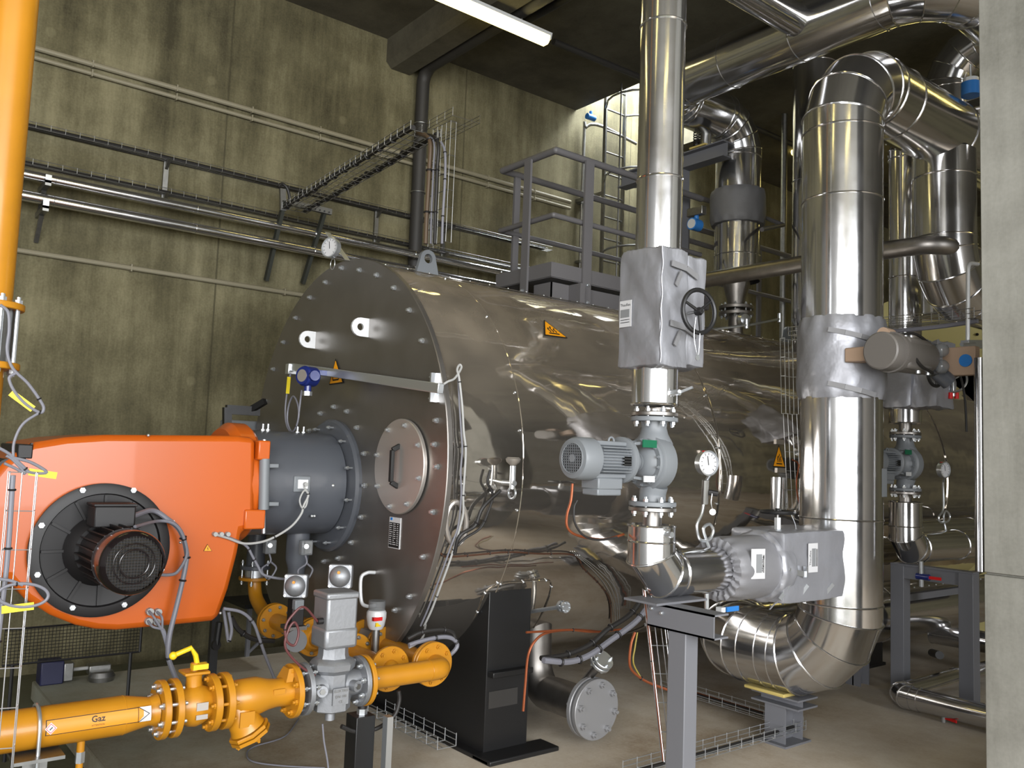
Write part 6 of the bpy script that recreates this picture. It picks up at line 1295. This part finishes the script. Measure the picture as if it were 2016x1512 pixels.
# tray on the stand
s_a, s_b = at(1287, 1163, x=-2.78), at(1326, 1500, x=-2.60)
tray('slanted wire tray hanging in front of the grey stand', s_a, s_b, (0.55, .84, 0), (-.84, .55, 0), .085, .04, .12, .0023, zinc, 4)
cable('copper cable inside the slanted wire tray', [s_a+V((-.03, -.03, 0)), s_a.lerp(s_b, .3)+V((-.03, -.03, 0)), s_a.lerp(s_b, .7)+V((-.03, -.03, 0)), s_b+V((-.03, -.03, 0))], .006, copper, (.5,))
# vertical tray by the boiler flank and sign
v0, v1, v2 = at(1548, 668, x=-3.35), at(1551, 815, x=-3.35), at(1560, 1002, x=-3.35)
tray('vertical wire tray between the boiler flank and the widest pipe', v0, v1, (.2, 1, 0), (1, -.2, 0), .11, .04, .12, .0022, zinc, 4)
tray('lower length of wire tray beside the hot surface sign', v1, v2, (.2, 1, 0), (1, -.2, 0), .08, .04, .12, .0022, zinc, 3)
tray('horizontal wire tray passing behind the widest pipe at boiler crown height', at(1560, 662, y=5.4), at(1925, 628, y=5.4), (0, 1, 0), (0, 0, 1), .1, .06, .12, .0025, steel_d, 4)
cable('thick grey cable in the horizontal tray behind the actuator', [at(1760, 652, y=5.38), at(1850, 643, y=5.38), at(1925, 632, y=5.38)], .014, cab)
sign_tri('yellow triangular hot surface sign on the vertical wire tray', [at(1532, 876, x=-3.3), at(1520, 919, x=-3.3), at(1545, 921, x=-3.3)], .003)
for (a, b, nm) in ((1534, 870, 'upper'), (1536, 926, 'lower')): MB().cbox(at(a, b, x=-3.31), (.02, .09, .03)).top('clamp_plate', cover_m, nm+' bright clamp plate at the hot surface sign', 'clamp')
cable('copper wire bowing beside the vertical tray', pp([(1560, 905), (1572, 915), (1568, 950), (1572, 985), (1582, 1000)], x=-3.28), .005, copper)
MB().cyl(at(1534, 940, x=-3.42), at(1532, 1003, x=-3.42), .055, n=24).top('short_sleeve', steel, 'short polished pipe sleeve under the hot surface sign', 'pipe')
# little tray at the bottom centre
tz = .05; ta = at(742, 1392, z=tz+.03); tb_ = at(878, 1478, z=tz)
tray('short wire tray on the floor in front of the saddle foot', V((ta.x, ta.y, tz)), V((ta.x+.75, ta.y, tz)), (0, 1, 0), (0, 0, 1), .12, .06, .1, .0024, zinc, 4)
c = at(762, 1460, x=-3.45); MB().box((c.x-.02, c.y-.015, 0), (c.x+.02, c.y+.015, at(762, 1410, x=-3.45).z)).top('strut_post', zinc, 'short pale slotted strut standing beside the black box post', 'strut')
cable('black cable curving under the gas elbow', pp([(672, 1430), (700, 1440), (740, 1435), (775, 1410), (786, 1380), (785, 1360)], x=-3.52), .010, rub)
# junction box lying on the pad
jb = at(108, 1328, z=.05); t = thing('loose_switch_box', 'dark blue switch box with a rod lying on the concrete pad', 'box', (jb.x, jb.y, 0))
MB().box((jb.x-.07, jb.y-.10, 0), (jb.x+.07, jb.y+.04, .15)).part(t, 'housing', navy, bevel=.008); MB().box((jb.x-.065, jb.y+.04, .01), (jb.x+.065, jb.y+.10, .13)).part(t, 'grey_end', steel_d, bevel=.006); MB().cyl((jb.x, jb.y+.1, .07), (jb.x, jb.y+.24, .07), .012, n=10).part(t, 'rod', cabw); MB().box((jb.x-.05, jb.y+.2, .03), (jb.x+.05, jb.y+.34, .09)).part(t, 'bracket', steel_d, bevel=.006)
jr = at(200, 1330, z=.03); MB().lathe((jr.x, jr.y, 0), (0, 0, 1), [(.08, 0), (.085, .03), (.07, .06), (.06, .062)], 28).top('steel_ring', steel_d, 'round steel fitting lying on the pad beside the blue box', 'fitting')
# mesh guard behind the burner
t = thing('mesh_guard', 'dark wire mesh guard panel behind and below the orange burner', 'guard', at(150, 1285, x=-5.4)); m0, m1 = at(10, 1240, x=-5.4), at(275, 1283, x=-5.4); q = MB(); za_, zb__ = m0.z, m1.z
for k in range(int((m1.y-m0.y)/.018)+1): q.cyl((-5.4, m0.y+k*.018, zb__), (-5.4, m0.y+k*.018, za_), .0016, n=4)
for k in range(int((za_-zb__)/.018)+1): q.cyl((-5.4, m0.y, zb__+k*.018), (-5.4, m1.y, zb__+k*.018), .0016, n=4)
q.part(t, 'mesh_wire', blk, kind='stuff')
for z in (za_, zb__): MB().cyl((-5.4, m0.y, z), (-5.4, m1.y, z), .006, n=6).part(t, 'frame_bar', blk)
MB().cyl((-5.4, m1.y, zb__), (-5.4, m1.y, za_+.1), .008, n=6).part(t, 'frame_bar', blk)
for y_ in (m0.y+.05, m1.y-.05): MB().cyl((-5.4, y_, 0 if y_ > PADY else -.12), (-5.4, y_, zb__), .01, n=6).part(t, 'leg', blk)
# stool / frame behind gas ramp
t = thing('work_stand', 'grey tubular stand seen between burner and gas riser', 'stand', at(486, 1292, z=0)); g_ = at(486, 1292, z=0); h0 = at(486, 1180, x=g_.x)
MB().box((g_.x-.015, g_.y-.015, 0), (g_.x+.015, g_.y+.015, h0.z)).part(t, 'leg', framegrey); MB().beam((g_.x, g_.y, .02), at(525, 1250, x=g_.x), .02, .02).part(t, 'brace', framegrey); MB().box((g_.x-.02, g_.y-.2, h0.z), (g_.x+.4, g_.y+.25, h0.z+.03)).part(t, 'top_bar', blk)
MB().cyl(at(432, 1225, x=-5.3), at(425, 1275, x=-5.3), .02, n=10).part(t, 'castor_leg', blk); MB().cyl(at(423, 1270, x=-5.3), at(427, 1270, x=-5.28), .03, n=14).part(t, 'castor', blkpl)
cable('grey cable dropping behind the gas riser to the pad', pp([(440, 1198), (475, 1205), (498, 1225), (510, 1255), (522, 1290), (540, 1335)], x=-4.3), .008, cab, (.4, .7))
cable('grey cable bundle hanging under the burner corner', pp([(440, 1200), (445, 1230), (450, 1262), (456, 1240), (450, 1205)], x=-4.6), .009, cab, (.6,))
cable('black hose behind the gas ramp', pp([(455, 1215), (470, 1240), (500, 1258), (540, 1262)], x=-4.9), .014, rub, (.5,))
clean()
